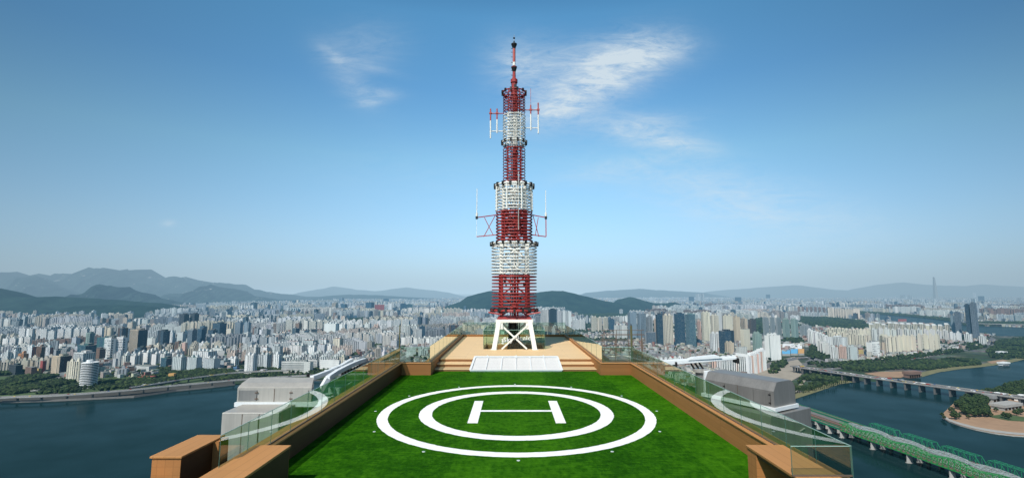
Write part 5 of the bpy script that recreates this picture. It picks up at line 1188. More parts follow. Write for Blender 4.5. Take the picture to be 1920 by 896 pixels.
def clusters(y0, y1, size, seed, share, hmin, hmax, xlim=None):
    """housing estates: each a grid of look-alike slabs or towers standing in aligned rows, between districts of mixed towers"""
    r = np.random.default_rng(seed); out = []
    for cy in np.arange(y0, y1, size):
        xm = cy*1.17+150
        for cx in np.arange(-xm, xm, size):
            px, py = cx+r.uniform(-.15, .15)*size, cy+r.uniform(-.15, .15)*size; q = r.random(8)
            if xlim and not (xlim[0] < px < xlim[1]): continue
            a = (-.55, -.3, .2, .5)[int(q[0]*4)]; c_, s_ = cos(a), sin(a); hb_ = hmin+(hmax-hmin)*q[1]; S = size*(.34+.16*q[2])
            if q[3] < share:
                slab = q[4] < .6; w, d = (36+20*q[5], 12) if slab else (21, 19); gx, gy = (w+9, 36+.35*hb_) if slab else (40, 42)
                base = jit(TALLC[int(q[6]*len(TALLC))], .05) if q[7] < .5 else jit([(.72, .70, .67), (.66, .62, .56), (.64, .56, .45), (.56, .57, .57)][int(q[6]*4)], .04); st_ = ['apt', 'strip', 'apt2', 'strip', 'gapt'][int(q[7]*5)]
                pts = [(u, v) for u in np.arange(-S, S, gx) for v in np.arange(-S, S, gy)]
                if not pts: continue
                ESTATES.append((px, py, S+14, a)); W_ = np.array([(px+u*c_-v*s_, py+u*s_+v*c_) for u, v in pts]); ok = free(W_)
                for (x, y), k in zip(W_, ok):
                    if k and r.random() > .06: out.append((y, x, w, d, hb_*r.uniform(.86, 1.06), a+(pi/2 if r.random() < .06 else 0), jit(base, .03), st_))
            else:
                n = int(size*size/9000); W_ = np.stack([px+r.uniform(-.5, .5, n)*size, py+r.uniform(-.5, .5, n)*size], 1); ok = free(W_)
                for (x, y), k in zip(W_, ok):
                    z_ = r.random(6)
                    if not k: continue
                    c = jit(TALLC[int(z_[0]*len(TALLC))], .1); st_ = ['apt', 'office', 'band', 'plain', 'vert'][int(z_[1]*5)]; h = hmin*.5+(hmax-hmin*.5)*z_[2]**2
                    if z_[3] > .8: c = jit([(.03, .05, .07), (.05, .10, .15), (.10, .14, .16), (.10, .07, .06)][int(z_[4]*4)], .1); st_ = 'glass'; h *= 1.2
                    out.append((y, x, 18+22*z_[5], 16+12*z_[4], h, a, c, st_))
    return out
near_tall = clusters(2350, 4700, 250, 61, .56, 42, 88)
near_tall = [k for k in near_tall if not (k[1] > 250 and k[0] < 3900)]
near_tall += clusters(1560, 2350, 190, 62, .45, 26, 58, (-4000, -330))
mid = clusters(4700, 8200, 340, 63, .60, 42, 98)
for (y, x, w, d, h, a, c, st_) in mid: stuff_tall.rbox(x, y, w, d, GZ, GZ+h, a, c, st_); stuff_tall.rbox(x, y, 8, 7, GZ+h, GZ+h+5, a, c, 'blank')
def outside(P):
    ok = np.ones(len(P), bool)
    for ex, ey, S, a in ESTATES:
        dx, dy = P[:, 0]-ex, P[:, 1]-ey; u = dx*cos(a)+dy*sin(a); v = -dx*sin(a)+dy*cos(a); ok &= ~((np.abs(u) < S) & (np.abs(v) < S))
    return ok
P, r = scatter(900, 3600, 25, 21); P = P[outside(P)]
for (x, y) in P:
    if y < 1450 and x < 0: continue
    a = .35+.25*round(field(x, y, 300, 5)*4); rr = r.random(6)
    h = 6+9*rr[0]+(8 if rr[1] > .9 else 0); stuff_low.rbox(x, y, 9+9*rr[2], 9+8*rr[3], GZ, GZ+h, a, jit(LOWC[int(rr[4]*10)], .12), 'low')
P, r = scatter(3600, 6200, 38, 22); P = P[outside(P)]
for (x, y) in P:
    a = .35+.25*round(field(x, y, 400, 5)*4); rr = r.random(6)
    h = 7+12*rr[0]; stuff_low.rbox(x, y, 14+16*rr[2], 14+12*rr[3], GZ, GZ+h, a, jit(LOWC[int(rr[4]*10)], .12), 'low')
def estate(P, r, fld, thr, out, hmin, hmax):
    for (x, y) in P:
        f = field(x, y, fld, 8); rr = r.random(8)
        if f < thr and rr[7] > .12: continue
        a = -.5+.9*round(field(x, y, fld, 9)*3)/3
        h = hmin+(hmax-hmin)*(field(x, y, fld*1.3, 12)*.65+.35*rr[0])
        c = jit(TALLC[int(field(x, y, fld, 13)*8.9)] if rr[1] < .7 else TALLC[int(rr[2]*9)], .06)
        w, d = (34+26*rr[4], 12+3*rr[5]) if rr[3] < .5 else (18+10*rr[4], 16+8*rr[5])
        st_ = ['apt', 'apt2', 'strip', 'gapt', 'strip', 'office'][int(rr[6]*6)]
        out.rbox(x, y, w, d, GZ, GZ+h, a, c, st_)
P, r = scatter(8000, 17000, 95, 34); estate(P, r, 1200, .28, stuff_far, 40, 120)
near_tall.sort(key=lambda k: k[0])
cnt = len(near_tall); NI = 150
zones = [(-1e9, -.75, 'at the left edge'), (-.75, -.45, 'left of the twin dark towers'), (-.45, -.2, 'beyond the left crane'), (-.2, 1e9, 'behind the mast')]
for i, (y, x, w, d, h, a, c, st_) in enumerate(near_tall):
    if i < NI:
        lum = sum(c)/3; cn = 'white' if lum > .55 else 'pale' if lum > .4 else 'grey' if lum > .22 else 'dark'
        s = x/y; zn = [q[2] for q in zones if q[0] <= s < q[1]][0]; kk = 'slab' if w > 30 else 'tower'
        lab = '%s %s%s in the crowded middle distance %s' % (cn, 'glass ' if st_ == 'glass' else 'apartment ', kk, zn)
        building(x, y, w, d, h-4, a, c, st_, lab, 'apartment block' if st_ != 'glass' else 'office tower', 'apartment_block' if st_ != 'glass' else 'glass_tower', lab.replace(cn, cn)+'s', detail=False, roof='stairs' if st_ != 'glass' else 'plant')
    else:
        stuff_tall.rbox(x, y, w, d, GZ, GZ+h, a, c, st_); stuff_tall.rbox(x, y, 7, 7, GZ+h, GZ+h+5, a, c, 'blank')
tag(stuff_low.build('low_houses'), 'dense carpet of low houses filling the city', 'houses', None, 'stuff')
tag(stuff_tall.build('distant_apartments'), 'thousands of pale apartment blocks in the distance', 'apartments', None, 'stuff')
tag(stuff_far.build('hazy_city'), 'hazy city of pale blocks reaching to the mountains', 'city', None, 'stuff')
# ============================================================ TREES
def blob(m, c, r, rr, n=None, flat=.8):
    """one clump: a jittered icosahedron"""
    ph = (1+sqrt(5))/2; base = [(-1, ph, 0), (1, ph, 0), (-1, -ph, 0), (1, -ph, 0), (0, -1, ph), (0, 1, ph), (0, -1, -ph), (0, 1, -ph), (ph, 0, -1), (ph, 0, 1), (-ph, 0, -1), (-ph, 0, 1)]
    fs = [(0, 11, 5), (0, 5, 1), (0, 1, 7), (0, 7, 10), (0, 10, 11), (1, 5, 9), (5, 11, 4), (11, 10, 2), (10, 7, 6), (7, 1, 8), (3, 9, 4), (3, 4, 2), (3, 2, 6), (3, 6, 8), (3, 8, 9), (4, 9, 5), (2, 4, 11), (6, 2, 10), (8, 6, 7), (9, 8, 1)]
    m._add([(c[0]+x*r*.53*rr.uniform(.7, 1.3), c[1]+y*r*.53*rr.uniform(.7, 1.3), c[2]+z*r*.53*flat*rr.uniform(.7, 1.3)) for x, y, z in base], fs)
GREENS = [(.015, .030, .010), (.022, .041, .012), (.032, .052, .014), (.010, .022, .009), (.042, .062, .018)]
def crown_mesh(kind, seed):
    rr = random.Random(seed); m = MB()
    for i in range(46 if kind == 'round' else 34):
        a = rr.uniform(0, 2*pi); 
        if kind == 'round':
            u = rr.uniform(-.8, 1); q = sqrt(max(0, 1-u*u))*rr.uniform(.55, 1); c = (3.6*q*cos(a), 3.6*q*sin(a), 6+3.2*u); rad = rr.uniform(.8, 1.5)
        else:
            u = rr.uniform(0, 1); q = 1.25*sin(pi*min(1, .15+u*.85))**.7*rr.uniform(.4, 1); c = (q*cos(a), q*sin(a), 1.6+u*13); rad = rr.uniform(.6, 1.1)
        g = GREENS[rr.randrange(5)]; m.col = tuple(k*(.7+.6*(c[2]/12)) for k in g); blob(m, c, rad, rr)
    return m
def tree_proto(kind, seed, name):
    t = empty(name, (0, -900, GZ)); o = crown_mesh(kind, seed).build('crown', M['leaf']); o.parent = t
    m = MB(); m.tube((0, 0, 0), (0, 0, 4.5), .35, .2, n=6)
    for a in (0, 2.1, 4.2): m.tube((0, 0, 3.2), (1.6*cos(a), 1.6*sin(a), 5.6), .16, .07, n=5)
    o = m.build('trunk', M['bark']); o.parent = t; return t
protos = {k: [tree_proto(k, s, 'broadleaf_tree' if k == 'round' else 'poplar_tree') for s in range(3 if k == 'round' else 2)] for k in ('round', 'poplar')}
used = set()
def plant(kind, x, y, z, s, label, group):
    k = random.randrange(len(protos[kind])); p = protos[kind][k]
    if (kind, k) in used: p = copy_tree(p)
    used.add((kind, k)); p.location = (x, y, z); p.scale = (s*random.uniform(.9, 1.15), s*random.uniform(.9, 1.15), s); p.rotation_euler = (0, 0, random.uniform(0, 6.28)); tag(p, label, 'tree', group)
for (px, py, s) in ((1767, 781, .9), (1771, 786, .8), (1784, 773, 1.2), (1789, 778, 1.1), (1790, 786, 1.5), (1797, 785, 1.3), (1816, 785, .9), (1828, 780, 1.0), (1834, 781, 1.2), (1857, 781, 1.0), (1884, 784, 1.3), (1892, 786, 1.4), (1906, 779, 1.3), (1914, 777, 1.4), (1868, 772, 1.0)):
    p = atz(px, py, GZ+2.3); plant('round', p[0], p[1], GZ+2.2, s, 'round green tree standing on the sandy end of the river island', 'trees dotted on the sandy island')
rr = random.Random(4)
WI = [G2(*q) for q in ((1794, 774), (1800, 760), (1822, 748), (1850, 742), (1880, 734), (1925, 718), (1925, 745), (1890, 752), (1860, 752), (1848, 762), (1856, 784), (1822, 784))]
k = 0
xs = [q[0] for q in WI]; ys = [q[1] for q in WI]
while k < 170:
    x, y = rr.uniform(min(xs), max(xs)), rr.uniform(min(ys), max(ys))
    if inpoly(np.array([x]), np.array([y]), WI)[0]: plant('round', x, y, GZ+2.2, rr.uniform(1.2, 1.9), 'dark green tree in the thick grove behind the island buildings', 'grove on the island'); k += 1
for i in range(34):
    f = i/33; px = 1492+f*118; py = 741-f*30+rr.uniform(-2.5, .5)+4*sin(f*pi); p = atz(px, py-2, GZ+1)
    plant('poplar', p[0], p[1], GZ+.8, rr.uniform(.8, 1.25), 'slim dark poplar in the row along the bank beside the road bridge', 'poplars along the bank')
for i in range(60):
    f = rr.random(); px = 5+f*440; py = np.interp(px, [0, 100, 250, 330, 400, 450], [740, 739, 730, 721, 712, 706])-rr.uniform(1, 9); p = atz(px, py, GZ)
    plant('round', p[0], p[1], GZ, rr.uniform(.8, 1.4), 'leafy tree beside the elevated road on the left bank', 'trees along the left bank')
# woods too thick to count
wm = MB(); wr = random.Random(17)
for nm, poly in WOODS.items():
    xs = [q[0] for q in poly]; ys = [q[1] for q in poly]; A = abs(sum(poly[i][0]*poly[(i+1) % len(poly)][1]-poly[(i+1) % len(poly)][0]*poly[i][1] for i in range(len(poly))))/2
    Y = sum(ys)/len(ys); sz = 4.6 if Y < 2200 else 6.5 if Y < 3500 else 8.5
    n = int(min(5200, A/(sz*sz*1.15))); X = np.random.default_rng(len(xs)).uniform(0, 1, (n*3, 2)); px_ = min(xs)+X[:, 0]*(max(xs)-min(xs)); py_ = min(ys)+X[:, 1]*(max(ys)-min(ys)); ok = inpoly(px_, py_, poly); px_, py_ = px_[ok][:n], py_[ok][:n]
    dens = field(px_, py_, 60 if Y < 3000 else 170, 41)
    for x, y, dd in zip(px_, py_, dens):
        if dd < (.3 if Y < 3000 else .22): continue
        for q in range(2 if Y < 2200 else 1):
            s = sz*wr.uniform(.55, 1.1); g = GREENS[wr.randrange(5)]; kq = wr.uniform(.6, 1.35); wm.col = tuple(c*kq for c in g)
            blob(wm, (x+wr.uniform(-2, 2), y+wr.uniform(-2, 2), GZ+s*(.7+.9*q)), s, wr)
tag(wm.build('woodland', M['leaf']), 'thick green woods and parks between the buildings and along the banks', 'woods', None, 'stuff')
# scattered street trees in the low-rise city
sm = MB(); P, r = scatter(1400, 3800, 44, 77)
for (x, y) in P:
    q = r.random(5)
    if field(x, y, 160, 55) < .5 and q[0] > .2: continue
    s = 3.5+4*q[1]; g = GREENS[int(q[2]*5)]; sm.col = g; blob(sm, (x+8, y-12, GZ+s*.9+4), s, wr)
tag(sm.build('street_trees', M['leaf']), 'scattered trees between the low houses', 'trees', None, 'stuff')

em_ = MB(); er = random.Random(9)
for ex, ey, S, a in ESTATES:
    if ey > 4700: continue
    n = int((2*S)**2/1500); T_ = np.array([(er.uniform(-S, S), er.uniform(-S, S)) for _ in range(n)]); Q_ = np.stack([ex+T_[:, 0]*cos(a)-T_[:, 1]*sin(a), ey+T_[:, 0]*sin(a)+T_[:, 1]*cos(a)], 1); okq = free(Q_, 0)
    for (x, y), k in zip(Q_, okq):
        s = er.uniform(4, 7.5); em_.col = GREENS[er.randrange(5)]
        if k and y > 1450: blob(em_, (x, y, GZ+s*.8+1), s, er)
tag(em_.build('estate_trees', M['leaf']), 'dark green trees in the yards between the apartment slabs', 'trees', None, 'stuff')

# ============================================================ ROADS AND BRIDGES
def offs(P, w):
    P = [np.array(p[:2], float) for p in P]; L, Rr_ = [], []
    for i, p in enumerate(P):
        a = P[max(i-1, 0)]; b = P[min(i+1, len(P)-1)]; d = b-a; d /= np.linalg.norm(d); n = np.array([-d[1], d[0]]); L.append(tuple(p+n*w/2)); Rr_.append(tuple(p-n*w/2))
    return L, Rr_
def dense(P, step):
    out = []
    for a, b in zip(P, P[1:]):
        a, b = np.array(a, float), np.array(b, float); n = max(1, int(np.linalg.norm(b-a)/step)); out += [a+(b-a)*i/n for i in range(n)]
    return out+[np.array(P[-1], float)]
def smooth(P, it=2):
    P = [np.array(p, float) for p in P]
    for _ in range(it):
        Q = [P[0]]
        for a, b in zip(P, P[1:]): Q += [a*.75+b*.25, a*.25+b*.75]
        P = Q+[P[-1]]
    return P
def deckbridge(name, label, cat, P, w, z, th=1.6, pier=None, pierw=3, pmat='concf', mat='road', lines=True, rail=1.0, pz=GZ, cap=True, railmat='concf'):
    P = smooth(P); c0 = P[len(P)//2]; t = thing(name, (c0[0], c0[1], pz), label, cat)
    L, Q = offs(P, w); m = MB(); n = len(P)
    vs = [(*p, z) for p in L]+[(*p, z) for p in Q]+[(*p, z-th) for p in L]+[(*p, z-th) for p in Q]
    fs = []
    for i in range(n-1): fs += [(i, n+i, n+i+1, i+1), (2*n+i, 2*n+i+1, 3*n+i+1, 3*n+i), (i, i+1, 2*n+i+1, 2*n+i), (n+i, 3*n+i, 3*n+i+1, n+i+1)]
    m._add(vs, fs); m.build('deck', M[mat], t)
    for E in (L, Q):
        m = MB()
        for a, b in zip(E, E[1:]): m.bar((*a, z+rail/2-.25), (*b, z+rail/2-.25), .45, rail+.9)
        m.build('side_barrier', M[railmat], t)
    if lines:
        m = MB()
        for f in (-.02, .02) if w > 20 else (0,):
            LL, _ = offs(P, abs(w*f*2)+.01)
            for a, b in zip(LL, LL[1:]): m.bar((*a, z+.05), (*b, z+.05), .5, .1)
        m.build('lane_marking', M['whitef'], t)
    if pier:
        D = dense([tuple(p) for p in P], 4); acc = pier/2; last = D[0]
        for a, b in zip(D, D[1:]):
            acc += np.linalg.norm(b-a)
            if acc >= pier:
                acc = 0; d = (b-a)/np.linalg.norm(b-a); ang = atan2(d[1], d[0])
                m = MB()
                if w > 20:
                    for q in (-.38, -.13, .13, .38): m.rbox(a[0]-d[1]*w*q, a[1]+d[0]*w*q, pierw, pierw*1.1, pz-2, z-th-2.2, ang)
                else: m.rbox(a[0], a[1], pierw, pierw*1.2, pz-2, z-th-1.8, ang)
                m.rbox(a[0], a[1], pierw*1.2, w*.92, z-th-2.6 if w > 20 else z-th-1.8, z-th-.01, ang)
                m.build('pier', M[pmat], t)
    return t, P
_, EX1 = deckbridge('elevated_expressway', 'elevated expressway on piers along the left river bank', 'elevated road', [(-2600, 700), (-1700, 940)]+[tuple(atz(*a, GZ+13)[:2]) for a in ((0, 744), (100, 742), (245, 731), (330, 722), (400, 716), (450, 711))]+[(-560, 1430), (-300, 1450)], 17, GZ+13, 1.8, 46, 3.0, 'concd')
_, EX2 = deckbridge('expressway_ramp', 'second raised carriageway climbing behind the left bank expressway', 'elevated road', [tuple(atz(*a, GZ+11)[:2]) for a in ((245, 726), (300, 718), (346, 710), (400, 703), (450, 697), (540, 694))], 15, GZ+11, 1.6, 40, 2.4, 'concd')
deckbridge('slip_road', 'slip road winding through the trees at the lower left bank', 'road', [tuple(atz(*a, GZ+4)[:2]) for a in ((-10, 727), (30, 722), (60, 734), (85, 728), (100, 714), (112, 706))], 9, GZ+4, .8, None, 2, lines=False)
def road(name, pts, w, z=.9, mat='road'):
    P = smooth([G2(*p) for p in pts]); L, Q = offs(P, w); return strip(name, L, Q, GZ+z, mat), P
o, RV1 = road('road', ((1548, 693), (1580, 688), (1640, 683), (1700, 675), (1760, 664), (1810, 655), (1845, 648), (1862, 640), (1858, 633), (1840, 629)), 30)
o, RV2 = road('road', ((1500, 690), (1518, 678), (1530, 664), (1520, 652), (1508, 645)), 16)
o, RV3 = road('road', ((1400, 702), (1430, 688), (1470, 676), (1510, 668), (1540, 676), (1560, 688)), 34)
road('road', ((100, 742), (108, 720), (118, 700), (128, 690)), 16); road('road', ((250, 708), (320, 700), (440, 701), (560, 699), (700, 697)), 13, mat='lot')
road('path', ((1478, 748), (1500, 724), (1510, 710), (1520, 702)), 8, 1.1, 'lot')
road('road', ((1880, 660), (1860, 650), (1862, 640)), 14)
hb = [tuple(atz(*a, GZ+20)[:2]) for a in ((1490, 685), (1504, 688), (1603, 702.5), (1721, 718), (1856, 736.5))]+[(1250, 900)]
_, HBp = deckbridge('road_bridge', 'wide concrete road bridge crossing the river to the island, full of traffic', 'bridge', hb, 34, GZ+20, 2.2, 27, 3.4, 'concd', pz=GZ)
ub = [G2(1795, 607), G2(1840, 610.5), G2(1930, 612.5)]
deckbridge('far_road_bridge', 'low grey road bridge over the upper river at far right', 'bridge', ub, 30, GZ+16, 5, 90, 9, 'concf', lines=False)
# railway bridges: three side by side, plate girders then trusses
dv = np.array([.115, -.9934]); nv = np.array([.9934, .115]); A0 = np.array([576.1, 860.7])
def rp(s, o_, z): q = A0+dv*s+nv*o_; return np.array([q[0], q[1], z])
def rail_bridge(name, label, off, wid, mat, shape, smax=560, hh=10.5, girder='grn2', nspan=8, span=62.0, s_first=0):
    t = thing(name, tuple(rp(0, off, GZ)), label, 'railway bridge'); zd = GZ+14
    # approach girders to the north
    m = MB()
    for sd in (-1, 1): m.bar(rp(-330, off+sd*wid/2, zd+.6), rp(s_first, off+sd*wid/2, zd+.6), .5, 3.2)
    m.build('plate_girder', M[girder], t)
    m = MB(); m.bar(rp(-330, off, zd+.2), rp(s_first+nspan*span, off, zd+.2), wid-.6, .5); m.build('track_bed', M['track'], t)
    m = MB()
    for q in (-1.8, -.6, .9, 2.1) if wid > 6 else (-.7, .7): m.bar(rp(-330, off+q, zd+.6), rp(s_first+nspan*span, off+q, zd+.6), .18, .2)
    m.build('rails', M['greyf'], t)
    sp = [-27*k for k in range(1, 13)]+[s_first+span*k for k in range(nspan+1)]
    for s in sp:
        m = MB(); c = rp(s, off, 0); ang = atan2(dv[1], dv[0]); big = 1.25 if s >= 0 else .95
        n_ = 14; vs = []
        for zz, kx, ky in ((GZ-3, 4.6, wid*.62), (GZ+.8, 4.6, wid*.62), (GZ+.8, 3.0, wid*.5), (zd-2.3, 2.0, wid*.44), (zd-1.1, 2.5, wid*.5)):
            for i in range(n_):
                q = 2*pi*i/n_; u_, v_ = cos(q)*kx*big*.62, sin(q)*ky*1.05; vs.append((c[0]+dv[0]*u_+nv[0]*v_, c[1]+dv[1]*u_+nv[1]*v_, zz))
        fs = [(j*n_+i, j*n_+(i+1) % n_, (j+1)*n_+(i+1) % n_, (j+1)*n_+i) for j in range(4) for i in range(n_)]+[tuple(range(4*n_, 5*n_))]
        m._add(vs, fs); m.build('pier', M['concf'], t)
    for k in range(nspan):
        s0 = s_first+span*k+(.8 if shape != 'camel' else 0); s1 = s0+span-(1.6 if shape != 'camel' else 0); nb = 8; m = MB(); S = [s0+(s1-s0)*i/nb for i in range(nb+1)]
        def top(i):
            f = i/nb
            if shape == 'pratt': return hh if 0 < i < nb else 0
            if shape == 'camel': return 8.0+hh*.34*abs(cos(f*pi))**1.8      # high over the piers
            return (0 if i in (0, nb) else hh*(.72+.28*sin(f*pi)))
        for sd in (-1, 1):
            o2 = off+sd*wid/2
            for i in range(nb):
                m.bar(rp(S[i], o2, zd-.6), rp(S[i+1], o2, zd-.6), .9, 1.4)
                h0, h1 = top(i), top(i+1)
                m.bar(rp(S[i], o2, zd+h0), rp(S[i+1], o2, zd+h1), .75, .75)
                if shape == 'camel' or 0 < i < nb-1 or True:
                    if i % 2 == 0: m.bar(rp(S[i], o2, zd-.2), rp(S[i+1], o2, zd+h1), .42)
                    else: m.bar(rp(S[i], o2, zd+h0), rp(S[i+1], o2, zd-.2), .42)
                    if shape == 'camel':
                        if i % 2: m.bar(rp(S[i], o2, zd-.2), rp(S[i+1], o2, zd+h1), .42)
                        else: m.bar(rp(S[i], o2, zd+h0), rp(S[i+1], o2, zd-.2), .42)
                if h1 > 0: m.bar(rp(S[i+1], o2, zd), rp(S[i+1], o2, zd+h1), .55)
        for i in range(nb+1):
            h = top(i)
            if h > 0:
                m.bar(rp(S[i], off-wid/2, zd+h), rp(S[i], off+wid/2, zd+h), .4)
                if i < nb and top(i+1) > 0: m.bar(rp(S[i], off-wid/2, zd+h), rp(S[i+1], off+wid/2, zd+top(i+1)), .28); m.bar(rp(S[i], off+wid/2, zd+h), rp(S[i+1], off-wid/2, zd+top(i+1)), .28)
        m.build('truss_span', M[mat], t)
    return t
rail_bridge('railway_bridge', 'nearest bright green railway bridge with curved lattice trusses', 2, 9.5, 'grn', 'camel', hh=11)
rail_bridge('railway_bridge', 'middle silver grey lattice railway bridge between the green ones', 19, 8, 'slv', 'camel', hh=6, girder='track')
rail_bridge('railway_bridge', 'dark girder railway bridge squeezed beside the silver one', 33, 7, 'slv', 'arch', hh=8, girder='greyf')
rail_bridge('railway_bridge', 'farthest sea green railway bridge with separate flat topped truss spans', 52, 10, 'grn2', 'pratt', hh=12, s_first=2)

# island buildings and the pavilion by the sandy bank
def slabhouse(name, label, x0, x1, yt, yb, mat, roofmat, depth=18, yaw=.35):
    g = atz((x0+x1)/2, yb, GZ+2); w = (x1-x0)*g[1]/F; h = aty((x0+x1)/2, yt, g[1])[2]-GZ-2; t = thing(name, (g[0], g[1], GZ+2), label, 'low building')
    c_, s_ = cos(yaw), sin(yaw); MB().rbox(g[0], g[1]+depth/2, w, depth, GZ+2, GZ+2+h*.55, yaw).build('wall', M[mat], t); MB().rbox(g[0], g[1]+depth/2, w+4, depth+4, GZ+2+h*.55, GZ+2+h, yaw).build('roof', M[roofmat], t)
    for i in range(5):
        u = -w/2+w*(i+.5)/5; MB().rbox(g[0]+u*c_+(depth/2+.2)*s_, g[1]+depth/2+u*s_-(depth/2+.2)*c_, w/8, .4, GZ+3, GZ+2+h*.45, yaw).build('window', M['dark'], t)
    return t
slabhouse('pavilion', 'flat roofed pale pavilion under the trees on the island', 1852, 1898, 739, 754, 'concf', 'greyf')
slabhouse('terrace_building', 'low concrete terrace building on the island right of the pavilion', 1870, 1925, 757, 768, 'concf', 'concf', 22)
slabhouse('walkway', 'raised white walkway on the island at the right edge', 1898, 1930, 741, 750, 'whitef', 'whitef', 6, .5)
slabhouse('boat_house', 'dark brown floating boat house moored at the sandy bank', 1700, 1729, 696.5, 708, 'track', 'track', 16, .3)
slabhouse('white_boathouse', 'small white boathouse on the river at the far right', 1877, 1895, 679, 685, 'whitef', 'whitef', 14, .3)
slabhouse('park_pavilion', 'white flat roof among the trees at far right', 1874, 1890, 659, 663, 'whitef', 'whitef', 16, .3)
slabhouse('garden_building', 'pink roofed garden building by the left bank', 259, 282, 706, 711, 'orangef', 'redf', 16, .1)
slabhouse('kiosk', 'small orange kiosk among trees on the left bank', 317, 324, 700, 710, 'orangef', 'orangef', 8, .1)

# ============================================================ CARS
CC = [((.70, .70, .70), 'white'), ((.03, .03, .035), 'black'), ((.35, .36, .38), 'silver'), ((.30, .04, .03), 'red'), ((.06, .12, .28), 'blue'), ((.55, .40, .08), 'yellow')]
cars = []
for c, nm in CC:
    m = MB(); m.col = c; m.rbox(0, 0, 4.6, 1.9, .35, 1.0); m.hexa([(-1.9, -.85, 1.0), (1.3, -.85, 1.0), (1.3, .85, 1.0), (-1.9, .85, 1.0), (-1.4, -.75, 1.5), (.6, -.75, 1.5), (.6, .75, 1.5), (-1.4, .75, 1.5)])
    m.col = (.02, .02, .02)
    for x in (-1.4, 1.4):
        for y in (-.95, .85): m.rbox(x, y, .65, .12, 0, .62)
    for x0_, s_ in ((1.0, 1),): m.rbox(.98, 0, .25, 1.4, 1.06, 1.3)
    me = m.build('car', M['carp']).data; cars.append((me, nm))
for o in [o for o in COL.objects if o.name.startswith('car')]: bpy.data.objects.remove(o)
def cars_on(P, z, n, lanes, where, seed):
    r = random.Random(seed); D = dense([tuple(p) for p in P], 3)
    for i in range(n):
        k = r.randrange(1, len(D)-1); d = D[k+1]-D[k-1]; d /= np.linalg.norm(d); q = r.choice(lanes); me, nm = cars[r.choice((0, 0, 0, 1, 1, 2, 2, 3, 4, 5) if i % 7 else (0, 3, 5))]
        o = bpy.data.objects.new('car', me); COL.objects.link(o); o.location = (D[k][0]-d[1]*q, D[k][1]+d[0]*q, z); o.rotation_euler = (0, 0, atan2(d[1], d[0])+(pi if q > 0 else 0)); o.scale = (1, 1, 1) if r.random() > .12 else (2.2, 1.25, 2)
        tag(o, '%s car driving %s' % (nm, where), 'car', 'cars '+where)
cars_on(HBp[:-3], GZ+20.05, 110, (-14, -10.5, -7, -3.5, 3.5, 7, 10.5, 14), 'on the wide road bridge', 1)
cars_on(EX1, GZ+13.05, 60, (-6, -2.5, 2.5, 6), 'on the elevated expressway', 2)
cars_on(EX2, GZ+11.05, 20, (-5, 5), 'on the rising carriageway', 3)
cars_on(RV1, GZ+.95, 70, (-12, -8, -4, 4, 8, 12), 'on the riverside road at the right', 4)
cars_on(RV3, GZ+.95, 40, (-13, -9, -5, 5, 9, 13), 'at the wide junction', 5)

# ============================================================ SKY, SUN, CAMERA
w = bpy.data.worlds.new('World'); scn.world = w; w.use_nodes = True; nt = w.node_tree; N_, L_ = nt.nodes, nt.links; N_.clear()
def wm_(op, a, b=None, clamp=False):
    k = N_.new('ShaderNodeMath'); k.operation = op; k.use_clamp = clamp
    for i, v in enumerate((a, b)):
        if v is None: continue
        if isinstance(v, (int, float)): k.inputs[i].default_value = v
        else: L_.new(v, k.inputs[i])
    return k.outputs[0]
sky = N_.new('ShaderNodeTexSky'); sky.sky_type = 'NISHITA'; sky.sun_disc = False; sky.sun_elevation = SUN_EL; sky.sun_rotation = SUN_AZ; sky.altitude = 250; sky.air_density = 1.0; sky.dust_density = 1.4; sky.ozone_density = 1.6
tc = N_.new('ShaderNodeTexCoord'); sx = N_.new('ShaderNodeSeparateXYZ'); L_.new(tc.outputs['Generated'], sx.inputs[0])
# clouds live on the sky dome: u, v are bearings about the +Y direction
yy = wm_('MAXIMUM', sx.outputs[1], .05); u = wm_('DIVIDE', sx.outputs[0], yy); v = wm_('DIVIDE', sx.outputs[2], yy)
def d2(px, py): r_ = ray(px, py); return r_[0]/r_[1], r_[2]/r_[1]
mask = None
# (px, py, length px, thickness px, tilt deg up to the right, strength)
for (px, py, ln, th, ti, st_) in ((1215, 98, 75, 34, 8, .85), (1150, 130, 95, 48, 28, .75), (1090, 175, 95, 42, 30, .75), (1035, 212, 70, 22, 18, .55), (965, 120, 50, 45, -35, .45), (1010, 150, 75, 60, -20, .38), (1090, 110, 80, 40, 0, .28), (1225, 256, 95, 24, -12, .72), (1200, 232, 90, 20, 5, .38), (1290, 272, 50, 9, -10, .35), (708, 176, 40, 11, -3, .42), (688, 193, 26, 8, 4, .42), (626, 106, 32, 10, -38, .30), (655, 145, 75, 30, -48, .26), (690, 85, 65, 42, 0, .24), (700, 128, 50, 9, -14, .2), (1330, 350, 190, 42, -10, .44), (1400, 400, 150, 18, -6, .25), (1160, 315, 120, 18, 12, .25), (315, 419, 12, 6, 0, .45), (1480, 430, 200, 60, -4, .16), (800, 330, 220, 60, 0, .08)):
    cu, cv = d2(px, py); a = R(ti); ku = ln/F*1.05; kv = th/F*1.05
    du = wm_('SUBTRACT', u, cu); dv_ = wm_('SUBTRACT', v, cv)
    p_ = wm_('ADD', wm_('MULTIPLY', du, cos(a)/ku), wm_('MULTIPLY', dv_, sin(a)/ku)); q_ = wm_('ADD', wm_('MULTIPLY', du, -sin(a)/kv), wm_('MULTIPLY', dv_, cos(a)/kv))
    r2 = wm_('ADD', wm_('MULTIPLY', p_, p_), wm_('MULTIPLY', q_, q_)); g_ = wm_('MULTIPLY', wm_('POWER', 2.71828, wm_('MULTIPLY', r2, -1.0)), st_)
    mask = g_ if mask is None else wm_('ADD', mask, g_)
cb = N_.new('ShaderNodeCombineXYZ'); L_.new(u, cb.inputs[0]); L_.new(v, cb.inputs[1])
